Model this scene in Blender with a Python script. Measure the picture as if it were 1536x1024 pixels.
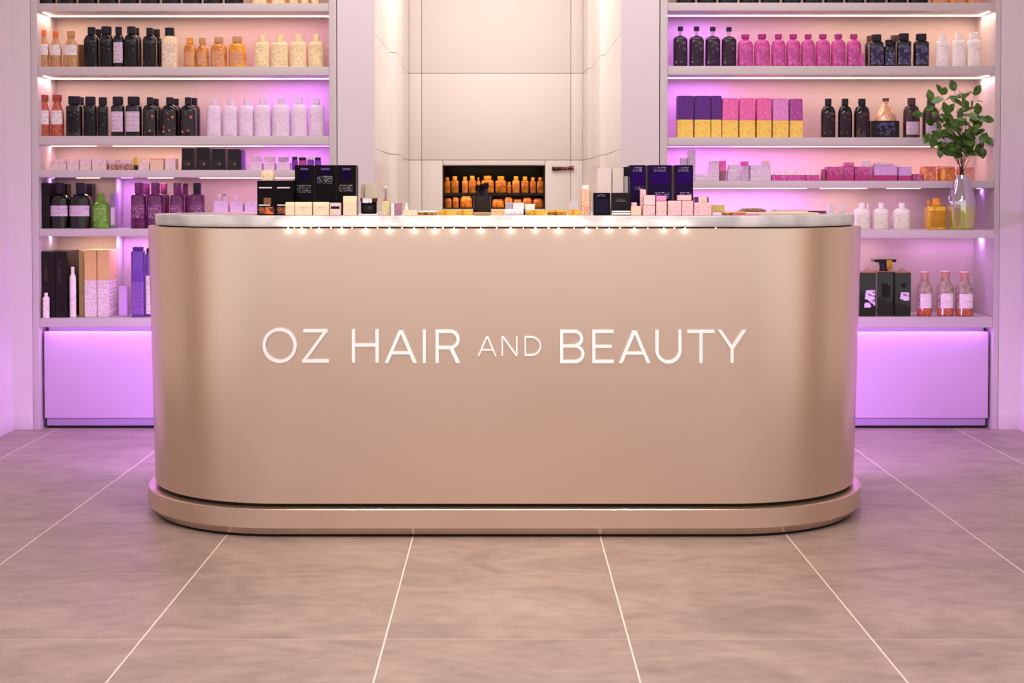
import bpy, bmesh, math, random
from mathutils import Vector, Matrix
random.seed(7)
for o in list(bpy.data.objects): bpy.data.objects.remove(o)
sc = bpy.context.scene
COL = sc.collection
PI = math.pi

# ------------------------------------------------------------------ camera
F = 2125.0; CX = 759.0; HZ = 291.0; H = 1.107; TH = math.radians(1.34)
PY = HZ + F*math.tan(TH)
cam = bpy.data.cameras.new('camera'); co = bpy.data.objects.new('camera', cam); COL.objects.link(co)
cam.sensor_width = 36; cam.lens = F*36/1536
cam.shift_x = (768-CX)/1536; cam.shift_y = -(512-PY)/1536
co.location = (0, 0, H); co.rotation_euler = (PI/2-TH, 0, 0)
cam.dof.use_dof = True; cam.dof.focus_distance = 4.6; cam.dof.aperture_fstop = 8
sc.camera = co
def at(px, py, Y):
    """where the sight line through a photo pixel meets the vertical plane at distance Y"""
    phi = math.atan((PY-py)/F) - TH
    dz = Y*math.tan(phi)
    s = Y*math.cos(TH) - dz*math.sin(TH)
    return ((px-CX)/F*s, H+dz)
def X(px, Y, py=HZ): return at(px, py, Y)[0]
def Z(py, Y): return at(CX, py, Y)[1]

# ------------------------------------------------------------------ world, exposure
def lin(c):
    c = c/255.0
    return c/12.92 if c <= .04045 else ((c+.055)/1.055)**2.4
def rgb(t): return (lin(t[0]), lin(t[1]), lin(t[2]), 1)
w = bpy.data.worlds.new('room'); sc.world = w; w.use_nodes = True
wn = w.node_tree; bg = wn.nodes['Background']
# world gradient shaped for bands reflected in the counter: bright ahead, brown both sides
_tc = wn.nodes.new('ShaderNodeTexCoord'); _sx = wn.nodes.new('ShaderNodeSeparateXYZ'); wn.links.new(_tc.outputs['Generated'], _sx.inputs[0])
_cr = wn.nodes.new('ShaderNodeValToRGB'); _mr = wn.nodes.new('ShaderNodeMapRange')
_mr.inputs['From Min'].default_value = -1; _mr.inputs['From Max'].default_value = 1
wn.links.new(_sx.outputs['Y'], _mr.inputs['Value']); wn.links.new(_mr.outputs[0], _cr.inputs[0]); wn.links.new(_cr.outputs[0], bg.inputs[0])
_cr.color_ramp.elements[0].position = .23; _cr.color_ramp.elements[0].color = (1, .92, .88, 1)
_cr.color_ramp.elements[1].position = .36; _cr.color_ramp.elements[1].color = (.40, .26, .18, 1)
for _p, _c in ((.285, (.84, .62, .48, 1)), (.46, (.40, .28, .22, 1)), (.52, (.62, .46, .38, 1))): _cr.color_ramp.elements.new(_p).color = _c
bg.inputs[1].default_value = 1.08
sc.view_settings.view_transform = 'Standard'; sc.view_settings.look = 'None'
sc.view_settings.exposure = 0.0; sc.view_settings.gamma = 1; sc.view_settings.use_curve_mapping = False

WARM = (1, .70, .50); PURP = (.60, .22, 1.0); PINK = (1, .50, .76); CEIL = (1, .90, .85)
def area(name, loc, size, power, color, direction=(0, 0, -1), spread=180):
    l = bpy.data.lights.new(name, 'AREA'); l.shape = 'RECTANGLE'; l.size, l.size_y = size
    l.energy = power; l.color = color; l.spread = math.radians(spread)
    o = bpy.data.objects.new(name, l); COL.objects.link(o); o.location = loc
    o.rotation_euler = Vector(direction).to_track_quat('-Z', 'Y').to_euler(); return o
def spot(name, loc, target, power, color, ang=50, blend=.8, r=.05):
    l = bpy.data.lights.new(name, 'SPOT'); l.energy = power; l.color = color
    l.spot_size = math.radians(ang); l.spot_blend = blend; l.shadow_soft_size = r
    o = bpy.data.objects.new(name, l); COL.objects.link(o); o.location = loc
    o.rotation_euler = (Vector(target)-Vector(loc)).to_track_quat('-Z', 'Y').to_euler(); return o
CZ = 2.95
area('ceiling_panel_light', (0, 2.2, CZ-.03), (3.6, 1.2), 95, CEIL)
area('ceiling_panel_light', (0, 5.9, CZ-.03), (3.4, .5), 32, (1, .92, .90))
area('ceiling_panel_light', (-.05, 7.5, CZ-.03), (.8, 1.0), 24, (1, .93, .88))
spot('ceiling_downlight', (-.75, 3.9, CZ-.05), (-.45, 4.2, 0), 26, (1, .84, .70), 50)
spot('ceiling_downlight', (.75, 3.9, CZ-.05), (.45, 4.2, 0), 26, (1, .84, .70), 50)
spot('ceiling_downlight', (.05, 3.3, CZ-.05), (.05, 4.5, .15), 90, (1, .82, .62), 38)

# ------------------------------------------------------------------ materials
MATS = {}
def mat(name, c, rough=.4, metal=0, coat=0, trans=0, emit=None, es=0, alpha=1, bump=0, ior=1.45):
    if name in MATS: return MATS[name]
    m = bpy.data.materials.new(name); m.use_nodes = True; MATS[name] = m
    b = m.node_tree.nodes['Principled BSDF']
    b.inputs['Base Color'].default_value = rgb(c)
    b.inputs['Roughness'].default_value = rough; b.inputs['Metallic'].default_value = metal
    b.inputs['Coat Weight'].default_value = coat; b.inputs['Transmission Weight'].default_value = trans
    b.inputs['Alpha'].default_value = alpha; b.inputs['IOR'].default_value = ior
    if emit: b.inputs['Emission Color'].default_value = rgb(emit); b.inputs['Emission Strength'].default_value = es
    if max(c) < 105 and c[2] > c[0]-40: b.inputs['Specular IOR Level'].default_value = .28
    # every surface keeps a little procedural unevenness
    nt = m.node_tree; n = nt.nodes.new('ShaderNodeTexNoise'); n.inputs['Scale'].default_value = 35
    mr = nt.nodes.new('ShaderNodeMapRange'); mr.inputs['To Min'].default_value = max(0, rough-.03); mr.inputs['To Max'].default_value = min(1, rough+.05)
    nt.links.new(n.outputs['Fac'], mr.inputs['Value']); nt.links.new(mr.outputs['Result'], b.inputs['Roughness'])
    return m
def node(nt, kind, **kw):
    n = nt.nodes.new(kind)
    for k, v in kw.items(): setattr(n, k, v)
    return n
def math_(nt, op, a, b=None):
    n = nt.nodes.new('ShaderNodeMath'); n.operation = op
    for i, v in enumerate((a, b)):
        if v is None: continue
        if isinstance(v, (int, float)): n.inputs[i].default_value = v
        else: nt.links.new(v, n.inputs[i])
    return n.outputs[0]
def printed(name, base, ink, line=.0062, dens=.5, rough=.4, metal=0, big=60, gx=420, coat=0):
    """a surface with rows of tiny unreadable print"""
    if name in MATS: return MATS[name]
    m = mat(name, base, rough, metal, coat); nt = m.node_tree; b = nt.nodes['Principled BSDF']
    tc = node(nt, 'ShaderNodeTexCoord'); sx = node(nt, 'ShaderNodeSeparateXYZ'); nt.links.new(tc.outputs['Object'], sx.inputs[0])
    row = math_(nt, 'FRACT', math_(nt, 'DIVIDE', sx.outputs['Z'], line))
    inrow = math_(nt, 'LESS_THAN', row, .55)
    rowid = math_(nt, 'FLOOR', math_(nt, 'DIVIDE', sx.outputs['Z'], line))
    cx = node(nt, 'ShaderNodeCombineXYZ'); nt.links.new(math_(nt, 'MULTIPLY', sx.outputs['X'], gx), cx.inputs[0]); nt.links.new(math_(nt, 'MULTIPLY', rowid, 7.3), cx.inputs[1])
    oi = node(nt, 'ShaderNodeObjectInfo'); nt.links.new(math_(nt, 'MULTIPLY', oi.outputs['Random'], 40), cx.inputs[2])
    n1 = node(nt, 'ShaderNodeTexNoise'); n1.inputs['Scale'].default_value = 1; n1.inputs['Detail'].default_value = 2; nt.links.new(cx.outputs[0], n1.inputs['Vector'])
    g = math_(nt, 'GREATER_THAN', n1.outputs['Fac'], .5)
    va = node(nt, 'ShaderNodeVectorMath', operation='ADD'); nt.links.new(tc.outputs['Object'], va.inputs[0]); nt.links.new(cx.outputs[0], va.inputs[1])
    n2 = node(nt, 'ShaderNodeTexNoise'); n2.inputs['Scale'].default_value = big; nt.links.new(tc.outputs['Object'], n2.inputs['Vector'])
    k = math_(nt, 'GREATER_THAN', n2.outputs['Fac'], 1-dens)
    f = math_(nt, 'MULTIPLY', math_(nt, 'MULTIPLY', math_(nt, 'MULTIPLY', inrow, g), k), .62)
    mx = node(nt, 'ShaderNodeMix', data_type='RGBA'); nt.links.new(f, mx.inputs[0])
    mx.inputs[6].default_value = rgb(base); mx.inputs[7].default_value = rgb(ink)
    nt.links.new(mx.outputs[2], b.inputs['Base Color']); return m
def mottled(name, c1, c2, scale=60, rough=.3, metal=0, coat=.3, thr=(.4, .6)):
    if name in MATS: return MATS[name]
    m = mat(name, c1, rough, metal, coat); nt = m.node_tree; b = nt.nodes['Principled BSDF']
    tc = node(nt, 'ShaderNodeTexCoord'); n = node(nt, 'ShaderNodeTexNoise'); n.inputs['Scale'].default_value = scale; n.inputs['Detail'].default_value = 4
    nt.links.new(tc.outputs['Object'], n.inputs['Vector'])
    r = node(nt, 'ShaderNodeMapRange'); r.inputs['From Min'].default_value = thr[0]; r.inputs['From Max'].default_value = thr[1]; nt.links.new(n.outputs['Fac'], r.inputs['Value'])
    mx = node(nt, 'ShaderNodeMix', data_type='RGBA'); nt.links.new(r.outputs[0], mx.inputs[0])
    mx.inputs[6].default_value = rgb(c1); mx.inputs[7].default_value = rgb(c2); nt.links.new(mx.outputs[2], b.inputs['Base Color']); return m

def floor_mat():
    m = mat('grey_stone_tile', (165, 140, 132), .42); nt = m.node_tree; b = nt.nodes['Principled BSDF']
    tc = node(nt, 'ShaderNodeTexCoord'); sx = node(nt, 'ShaderNodeSeparateXYZ'); nt.links.new(tc.outputs['Object'], sx.inputs[0])
    mp = node(nt, 'ShaderNodeMapping'); mp.inputs['Scale'].default_value = (1.5, 2.6, 1); nt.links.new(tc.outputs['Object'], mp.inputs['Vector'])
    # every tile has its own veining: shift the pattern by tile row and column
    ty = math_(nt, 'DIVIDE', math_(nt, 'SUBTRACT', sx.outputs['Y'], 4.104), .603)
    tx = math_(nt, 'DIVIDE', math_(nt, 'SUBTRACT', sx.outputs['X'], .305), .606)
    cv = node(nt, 'ShaderNodeCombineXYZ'); nt.links.new(math_(nt, 'MULTIPLY', math_(nt, 'FLOOR', tx), 3.7), cv.inputs[0]); nt.links.new(math_(nt, 'MULTIPLY', math_(nt, 'FLOOR', ty), 5.1), cv.inputs[1])
    va = node(nt, 'ShaderNodeVectorMath', operation='ADD'); nt.links.new(mp.outputs[0], va.inputs[0]); nt.links.new(cv.outputs[0], va.inputs[1])
    n = node(nt, 'ShaderNodeTexNoise'); n.inputs['Scale'].default_value = 1.7; n.inputs['Detail'].default_value = 12; n.inputs['Roughness'].default_value = .66; n.inputs['Distortion'].default_value = .9
    nt.links.new(va.outputs[0], n.inputs['Vector'])
    n2 = node(nt, 'ShaderNodeTexNoise'); n2.inputs['Scale'].default_value = 9; n2.inputs['Detail'].default_value = 8; nt.links.new(va.outputs[0], n2.inputs['Vector'])
    s = math_(nt, 'ADD', math_(nt, 'MULTIPLY', n.outputs['Fac'], .7), math_(nt, 'MULTIPLY', n2.outputs['Fac'], .3))
    cr = node(nt, 'ShaderNodeValToRGB'); nt.links.new(s, cr.inputs[0])
    cr.color_ramp.elements[0].position = .33; cr.color_ramp.elements[0].color = rgb((136, 119, 113))
    cr.color_ramp.elements[1].position = .68; cr.color_ramp.elements[1].color = rgb((180, 160, 150))
    def line(v, wd):
        d = math_(nt, 'ABSOLUTE', math_(nt, 'SUBTRACT', v, math_(nt, 'ROUND', v)))
        return math_(nt, 'LESS_THAN', d, wd)
    l1 = line(tx, .0035); l2 = line(ty, .0030)
    mx = node(nt, 'ShaderNodeMix', data_type='RGBA'); nt.links.new(math_(nt, 'MULTIPLY', l2, .45), mx.inputs[0]); nt.links.new(cr.outputs[0], mx.inputs[6]); mx.inputs[7].default_value = rgb((214, 196, 186))
    mx2 = node(nt, 'ShaderNodeMix', data_type='RGBA'); nt.links.new(l1, mx2.inputs[0]); nt.links.new(mx.outputs[2], mx2.inputs[6]); mx2.inputs[7].default_value = rgb((240, 225, 215))
    nt.links.new(mx2.outputs[2], b.inputs['Base Color'])
    return m
def bronze_mat():
    m = mat('satin_rose_bronze', (206, 170, 148), .25, .9); nt = m.node_tree; b = nt.nodes['Principled BSDF']
    tc = node(nt, 'ShaderNodeTexCoord'); n = node(nt, 'ShaderNodeTexNoise'); n.inputs['Scale'].default_value = 2.2; n.inputs['Detail'].default_value = 2
    nt.links.new(tc.outputs['Object'], n.inputs['Vector'])
    mx = node(nt, 'ShaderNodeMix', data_type='RGBA'); nt.links.new(n.outputs['Fac'], mx.inputs[0])
    mx.inputs[6].default_value = rgb((220, 195, 179)); mx.inputs[7].default_value = rgb((226, 203, 188)); nt.links.new(mx.outputs[2], b.inputs['Base Color'])
    for l in list(b.inputs['Roughness'].links): nt.links.remove(l)
    b.inputs['Roughness'].default_value = .27
    return m
def stone_mat():
    m = mat('white_veined_quartz', (225, 220, 220), .2); nt = m.node_tree; b = nt.nodes['Principled BSDF']
    tc = node(nt, 'ShaderNodeTexCoord'); n = node(nt, 'ShaderNodeTexNoise'); n.inputs['Scale'].default_value = 5; n.inputs['Detail'].default_value = 9; n.inputs['Distortion'].default_value = 1.5
    nt.links.new(tc.outputs['Object'], n.inputs['Vector'])
    cr = node(nt, 'ShaderNodeValToRGB'); nt.links.new(n.outputs['Fac'], cr.inputs[0])
    cr.color_ramp.elements[0].position = .4; cr.color_ramp.elements[0].color = rgb((184, 182, 189))
    cr.color_ramp.elements[1].position = .62; cr.color_ramp.elements[1].color = rgb((220, 218, 222)); nt.links.new(cr.outputs[0], b.inputs['Base Color'])
    return m
M_FLOOR = floor_mat(); M_BRONZE = bronze_mat(); M_STONE = stone_mat()
M_WALL = mat('lilac_white_paint', (222, 210, 216), .55)
M_CREAM = mat('cream_gloss_panel', (232, 223, 217), .24)
M_GROOVE = mat('shadow_gap', (95, 80, 80), .8)
M_SHELF = mat('white_lacquer_shelf', (204, 192, 196), .38)
M_BACKP = mat('pale_back_panel', (206, 186, 182), .5)
M_CAB = mat('satin_cabinet_front', (212, 180, 222), .5)
M_KICK = mat('grey_kickboard', (176, 150, 196), .5)
M_CEIL = mat('ceiling_white', (235, 228, 225), .8)
M_DARKGAP = mat('black_recess', (18, 12, 10), .7)
M_LETTER = mat('white_acrylic_letter', (244, 248, 255), .35)
M_LED = mat('led_diffuser', (255, 240, 225), .5, emit=(255, 226, 200), es=3.0)
M_LEDP = mat('led_diffuser_violet', (240, 220, 255), .5, emit=(226, 190, 255), es=2.4)

# ------------------------------------------------------------------ mesh helpers
def link(name, bm, m, parent=None, loc=(0, 0, 0), smooth=True, sharp=.62):
    bmesh.ops.recalc_face_normals(bm, faces=bm.faces)
    if smooth:
        for f in bm.faces: f.smooth = True
        for e in bm.edges:
            if len(e.link_faces) == 2 and e.calc_face_angle(0) > sharp: e.smooth = False
    me = bpy.data.meshes.new(name); bm.to_mesh(me); bm.free()
    if not isinstance(m, (list, tuple)): m = [m]
    for k in m: me.materials.append(k)
    o = bpy.data.objects.new(name, me); COL.objects.link(o); o.location = loc
    if parent: o.parent = parent
    return o
def box(bm, x0, x1, y0, y1, z0, z1, bev=0, mi=0):
    ret = bmesh.ops.create_cube(bm, size=1); vs = ret['verts']
    for v in vs:
        v.co = Vector((x0+(v.co.x+.5)*(x1-x0), y0+(v.co.y+.5)*(y1-y0), z0+(v.co.z+.5)*(z1-z0)))
    fs = {f for v in vs for f in v.link_faces}
    for f in fs: f.material_index = mi
    if bev:
        es = list({e for v in vs for e in v.link_edges})
        bmesh.ops.bevel(bm, geom=es, offset=bev, segments=2, affect='EDGES', profile=.6)
    return bm
def B(*a, **k): return box(bmesh.new(), *a, **k)
def tub(bm, x0, x1, y0, y1, z0, z1, lean=0, top=1.0, bev=.0012):
    """a box whose top is a little narrower"""
    ret = bmesh.ops.create_cube(bm, size=1); cxm, cym = (x0+x1)/2, (y0+y1)/2
    for v in ret['verts']:
        s = top if v.co.z > 0 else 1
        v.co = Vector((cxm+v.co.x*(x1-x0)*s+(lean if v.co.z > 0 else 0), cym+v.co.y*(y1-y0)*s, z0+(v.co.z+.5)*(z1-z0)))
    es = list({e for v in ret['verts'] for e in v.link_edges})
    if bev: bmesh.ops.bevel(bm, geom=es, offset=bev, segments=2, affect='EDGES')
    return bm
def ringpts(wx, wy, p, n=28):
    out = []
    for i in range(n):
        a = 2*PI*i/n + PI/n; c, s = math.cos(a), math.sin(a)
        out.append((wx/2*math.copysign(abs(c)**(2/p), c), wy/2*math.copysign(abs(s)**(2/p), s)))
    return out
def loft(bm, secs, n=28, cap0=True, cap1=True):
    """secs: (z, wx, wy, p)"""
    rings = []
    for s in secs:
        z, wx, wy, p = s[:4]; ox = s[4] if len(s) > 4 else 0; oy = s[5] if len(s) > 5 else 0
        rings.append([bm.verts.new((x+ox, y+oy, z)) for x, y in ringpts(wx, wy, p, n)])
    for a, b in zip(rings, rings[1:]):
        for i in range(n): bm.faces.new((a[i], a[(i+1) % n], b[(i+1) % n], b[i]))
    if cap0: bm.faces.new(list(reversed(rings[0])))
    if cap1: bm.faces.new(rings[-1])
    return bm
def tube(bm, pts, rads, n=8):
    rings = []
    for i, p in enumerate(pts):
        p = Vector(p); d = (Vector(pts[min(i+1, len(pts)-1)])-Vector(pts[max(i-1, 0)])).normalized()
        u = d.orthogonal().normalized() if i == 0 else (u-d*u.dot(d)).normalized()
        v = d.cross(u); r = rads[i] if isinstance(rads, (list, tuple)) else rads
        rings.append([bm.verts.new(p+(u*math.cos(2*PI*k/n)+v*math.sin(2*PI*k/n))*r) for k in range(n)])
    for a, b in zip(rings, rings[1:]):
        for k in range(n): bm.faces.new((a[k], a[(k+1) % n], b[(k+1) % n], b[k]))
    bm.faces.new(list(reversed(rings[0]))); bm.faces.new(rings[-1]); return bm
def struct(name, bm, m, **k):
    o = link(name, bm, m, **k); o['kind'] = 'structure'; return o
def thing(name, label, cat, loc, group=None):
    o = bpy.data.objects.new(name, None); COL.objects.link(o); o.location = loc; o.empty_display_size = .05
    o['label'] = label; o['category'] = cat
    nw = len(label.split())
    if not 4 <= nw <= 16: print('LABELWORDS', nw, label)
    if group: o['group'] = group
    return o
def tag(o, label, cat, group=None):
    o['label'] = label; o['category'] = cat
    if group: o['group'] = group
    nw = len(label.split())
    if not 4 <= nw <= 16: print('LABELWORDS', nw, label)
    return o

# ------------------------------------------------------------------ room shell
YF = 6.645; YB = 6.95                     # shelf fronts and the panel behind them
XL0, XL1 = X(17, YF), X(47, YF)           # filler wall left
XR0, XR1 = X(1500, YF), X(1533, YF)
struct('floor', B(-4, 4, -3, 9.4, -.05, 0), M_FLOOR, smooth=False)
struct('ceiling', B(-4, 4, 1, 9.4, CZ, CZ+.05), M_CEIL, smooth=False)
struct('wall_left', B(XL0-.12, XL0, 5.6, YB+.1, 0, CZ), M_WALL, smooth=False)
struct('wall_right', B(XR1, XR1+.12, 5.6, YB+.1, 0, CZ), M_WALL, smooth=False)
struct('wall_left_return', B(XL0, XL1, YF, YB+.1, 0, CZ), M_WALL, smooth=False)
struct('wall_right_return', B(XR0, XR1, YF, YB+.1, 0, CZ), M_WALL, smooth=False)
BBH = .088
struct('baseboard_left', B(XL0, XL0+.012, 5.6, YF-.012, 0, BBH, bev=.002), M_WALL)
struct('baseboard_left_return', B(XL0, XL1-.001, YF-.012, YF, 0, BBH, bev=.002), M_WALL)
struct('baseboard_right', B(XR1-.012, XR1, 5.6, YF-.012, 0, BBH, bev=.002), M_WALL)
struct('baseboard_right_return', B(XR0+.001, XR1, YF-.012, YF, 0, BBH, bev=.002), M_WALL)
# pilasters each side of the passage
PLx0, PLx1 = X(506.5, YF), X(562, YF)
PRx0, PRx1 = X(931.5, YF), X(988.5, YF)
struct('wall_pilaster_left', B(PLx0, PLx1, YF, YB+.1, 0, CZ), M_WALL, smooth=False)
struct('wall_pilaster_right', B(PRx0, PRx1, YF, YB+.1, 0, CZ), M_WALL, smooth=False)
# passage between them, lined with cream gloss panels
YN = 8.84
zj1, zj2 = Z(110, YN), Z(240, YN)
def niche_side(name, pts, out):
    bm = bmesh.new(); zs = [0, zj2-.0015, zj2+.0015, zj1-.0015, zj1+.0015, CZ]
    for (xa, ya), (xb, yb) in zip(pts, pts[1:]):
        for k in range(5):
            groove = k in (1, 3); off = .004*out if groove else 0
            q = [(xa+off, ya, zs[k]), (xb+off, yb, zs[k]), (xb+off, yb, zs[k+1]), (xa+off, ya, zs[k+1])]
            vi = [bm.verts.new(c) for c in q]; vo = [bm.verts.new((c[0]+.06*out, c[1], c[2])) for c in q]
            f = bm.faces.new(vi); f.material_index = 1 if groove else 0
            bm.faces.new(vo[::-1])
            for j in range(4): bm.faces.new((vi[j], vi[(j+1) % 4], vo[(j+1) % 4], vo[j]))
    return struct(name, bm, [M_CREAM, M_GROOVE], smooth=False)
XNL, XNR = X(613.5, YN), X(874, YN)
Lp = [(PLx1+.002, YF+.002), (PLx1+.002, 7.53), (PLx1+.034, 7.56), (PLx1+.034, 7.95), (PLx1+.006, 8.1), (XNL, YN)]
Rp = [(PRx0-.002, YF+.002), (PRx0-.005, 7.66), (PRx0-.03, 7.70), (PRx0-.03, 8.45), (XNR+.012, 8.5), (XNR, YN)]
niche_side('wall_passage_left', Lp, -1)
niche_side('wall_passage_right', Rp, 1)
hx0, hx1, hz0, hz1 = X(664, YN), X(817.5, YN), Z(313, YN), Z(248, YN)
bm = bmesh.new()
gx = [XNL, X(632.6, YN), X(856, YN), XNR]
def panel(x0, x1, z0, z1): box(bm, x0+.0015, x1-.0015, YN, YN+.02, z0+.0015, z1-.0015, bev=.001)
for i in range(3):
    panel(gx[i], gx[i+1], zj1, CZ); panel(gx[i], gx[i+1], zj2, zj1)
panel(gx[0], gx[1], 0, zj2); panel(gx[2], gx[3], 0, zj2)
panel(gx[1], hx0, 0, zj2); panel(hx1, gx[2], 0, zj2); panel(hx0, hx1, hz1, zj2); panel(hx0, hx1, 0, hz0)
struct('wall_passage_back', bm, M_CREAM)
bm = bmesh.new()
for a in ((XNL-.02, hx0, 0, CZ), (hx1, XNR+.02, 0, CZ), (hx0, hx1, hz1, CZ), (hx0, hx1, 0, hz0)): box(bm, a[0], a[1], YN+.02, YN+.05, a[2], a[3])
struct('wall_passage_backing', bm, M_GROOVE, smooth=False)

# ------------------------------------------------------------------ shelving units
SURF = {}
def unit(side, px0, px1, pxi0, pxi1, rows, desc, deep=None):
    """px0..px1 outer panels, pxi0..pxi1 the clear width; rows: (y top, y bottom) of every shelf front"""
    t = thing('shelving_unit', desc, 'shelves', (0, 0, 0))
    x0, x1, i0, i1 = X(px0, YF), X(px1, YF), X(pxi0, YF), X(pxi1, YF)
    zt = CZ-.002
    link('side_panel', B(x0, i0, YF, YB, 0, zt, bev=.001), M_SHELF, t)
    link('side_panel', B(i1, x1, YF, YB, 0, zt, bev=.001), M_SHELF, t)
    link('back_panel', B(i0, i1, YB-.018, YB, 0, zt), M_BACKP, t, smooth=False)
    for k, (ya, yb) in enumerate(rows):
        f = deep.get(k, YF+.004) if deep else YF+.004
        a, b = (X(px_, f) for px_ in (pxi0, pxi1)) if f < YF else (i0, i1)
        bmz = bmesh.new(); box(bmz, max(a, i0)+.001, min(b, i1)-.001, f, YB-.019, Z(yb, f), Z(ya, f), bev=.0015)
        link('shelf', bmz, M_SHELF, t); SURF[(side, k)] = (Z(ya, f), Z(yb, f))
    # one more shelf above the picture
    z = SURF[(side, 0)][0]+.30
    link('shelf', B(i0+.001, i1-.001, YF+.004, YB-.019, z, z+.04, bev=.0015), M_SHELF, t)
    return t, i0, i1
UL, l0, l1 = unit('L', 47.6, 505, 57.5, 494, [(5, 17), (100, 113), (204, 217), (255, 266), (343, 354.5), (477, 490.5)],
    'tall white lacquered open shelving with violet and warm lighting left of passage')
UR, r0, r1 = unit('R', 990, 1499.4, 1001, 1491.5, [(4, 16), (99, 112), (206, 218), (271, 282), (345, 357), (475, 491)],
    'tall white lacquered open shelving holding the green branches, right of passage', deep={4: 6.50})
def strip(side, unit_, k, segs, y=6.82):
    z = (SURF[(side, k)][1] if k >= 0 else SURF[(side, 0)][0]+.30)
    for (pa, pb, c, p) in segs:
        xa, xb = X(pa, y), X(pb, y)
        lo, hi = (l0, l1) if side == 'L' else (r0, r1)
        xa, xb = max(xa, lo+.004), min(xb, hi-.004)
        hs = .005 if k < 2 else .002
        link('led_strip', B(xa, xb, y-.005, y+.005, z-hs, z), M_LEDP if c == PURP else M_LED, unit_, smooth=False)
        o = area('led_strip_light', ((xa+xb)/2, y, z-hs-.001), (xb-xa, .008), p*(xb-xa), c); o.parent = unit_
def sidestrip(side, unit_, k, c, p):
    z = SURF[(side, k)][1]; x = l0+.022 if side == 'L' else r1-.022
    link('led_strip', B(x-.005, x+.005, YF+.03, 6.815, z-.005, z), M_LED, unit_, smooth=False)
    o = area('led_strip_light', (x, 6.735, z-.0065), (.008, .16), p, c); o.parent = unit_
G = 1.25
strip('L', UL, -1, [(57, 494, WARM, G*.8)])
strip('L', UL, 0, [(57, 300, WARM, G), (300, 430, (1, .62, .6), G), (430, 494, PINK, G)])
strip('L', UL, 1, [(57, 290, (1, .68, .58), G), (290, 400, (1, .58, .68), G), (400, 494, PURP, G*2.8)])
strip('L', UL, 2, [(66, 145, (1, .66, .66), G), (170, 300, WARM, G), (300, 395, PINK, G*.8), (395, 494, PURP, G*3)])
strip('L', UL, 3, [(66, 82, PURP, G*3), (115, 150, WARM, G*1.8), (182, 200, PURP, G*10), (222, 260, WARM, G*1.6), (300, 400, PINK, G*.9), (400, 494, (.8, .4, 1), G)])
strip('L', UL, 4, [(66, 82, (1, .7, .9), G*3), (105, 165, WARM, G*1.8), (182, 197, PURP, G*12), (200, 240, WARM, G*1.2)])
sidestrip('L', UL, 0, WARM, .18); sidestrip('L', UL, 1, (1, .62, .72), .18)
strip('R', UR, -1, [(1001, 1491, (1, .66, .6), G*.8)])
strip('R', UR, 0, [(1001, 1080, PURP, G*3), (1080, 1215, PINK, G*.9), (1215, 1491, WARM, G)])
strip('R', UR, 1, [(1001, 1090, PURP, G*3.6), (1090, 1210, (1, .52, .78), G), (1210, 1491, (1, .70, .55), G)])
strip('R', UR, 2, [(1001, 1100, PURP, G*3.6), (1100, 1230, (.92, .42, .95), G*1.5), (1230, 1491, (1, .62, .62), G)])
strip('R', UR, 3, [(1001, 1210, (.66, .28, 1), G*3.4), (1230, 1300, WARM, G*1.2), (1330, 1380, (.9, .5, 1), G*.8), (1465, 1485, PURP, G*3)])
strip('R', UR, 4, [(1180, 1330, WARM, G*.9), (1360, 1430, (.8, .4, 1), G*1.4), (1455, 1475, (.75, .4, 1), G*3)])
sidestrip('R', UR, 0, WARM, .18); sidestrip('R', UR, 1, (1, .6, .7), .18)
# the short upright with a violet glow in the lower left bays
for k in (3, 4):
    za, zb = SURF[('L', k+1)][0], SURF[('L', k)][1]
    xx = X(177.5, 6.84)
    link('upright', B(xx-.012, xx, 6.84, YB-.019, za+.0005, zb-.0005, bev=.001), M_SHELF, UL)

# base cabinets under the shelving
def cabinet(desc, x0, x1, zt):
    t = thing('base_cabinet', desc, 'cabinet', (0, 0, 0), 'cabinets under the shelving')
    zk = Z(626.5, YF+.03)
    link('carcass', B(x0+.02, x1-.02, YF+.075, YB-.02, .012, zt-.002), M_SHELF, t, smooth=False)
    link('front_panel', B(x0+.014, x1-.014, YF+.025, YF+.044, zk, zt-.022, bev=.001), M_CAB, t)
    link('kickboard', B(x0+.02, x1-.02, YF+.040, YF+.07, .012, zk-.001, bev=.001), M_KICK, t)
    link('toe_seal', B(x0+.02, x1-.02, YF+.043, YF+.069, 0, .0115), M_DARKGAP, t, smooth=False)
    return t
cl = cabinet('low lilac cabinet under the left shelving', l0, l1, SURF[('L', 5)][1])
cr_ = cabinet('low lilac cabinet under the right shelving', r0, r1, SURF[('R', 5)][1])
o = area('led_strip_light', ((l0+l1)/2, YF+.014, SURF[('L', 5)][1]-.004), (l1-l0-.05, .008), 1.8, PURP); o.parent = UL
o = area('led_strip_light', ((r0+r1)/2, YF+.014, SURF[('R', 5)][1]-.004), (r1-r0-.05, .008), 1.8, PURP); o.parent = UR

# ------------------------------------------------------------------ reception counter
CXC = -.005
def stadium(bm, a, r, yf, z, n=28):
    h = a-r; yc = yf+r; pts = []
    for i in range(n+1):
        t = -PI/2+PI*i/n; pts.append((CXC+h+r*math.cos(t), yc+r*math.sin(t)))
    for i in range(n+1):
        t = PI/2+PI*i/n; pts.append((CXC-h+r*math.cos(t), yc+r*math.sin(t)))
    return [bm.verts.new((x, y, z)) for x, y in pts]
def stad(levels, cap=True):
    bm = bmesh.new(); rs = [stadium(bm, *l) for l in levels]; n = len(rs[0])
    for a, b in zip(rs, rs[1:]):
        for i in range(n): bm.faces.new((a[i], a[(i+1) % n], b[(i+1) % n], b[i]))
    if cap: bm.faces.new(rs[0][::-1]); bm.faces.new(rs[-1])
    return bm
RC = thing('reception_counter', 'long round-ended bronze reception counter with white lettering on its front', 'counter', (CXC, 5.08, 0))
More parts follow.
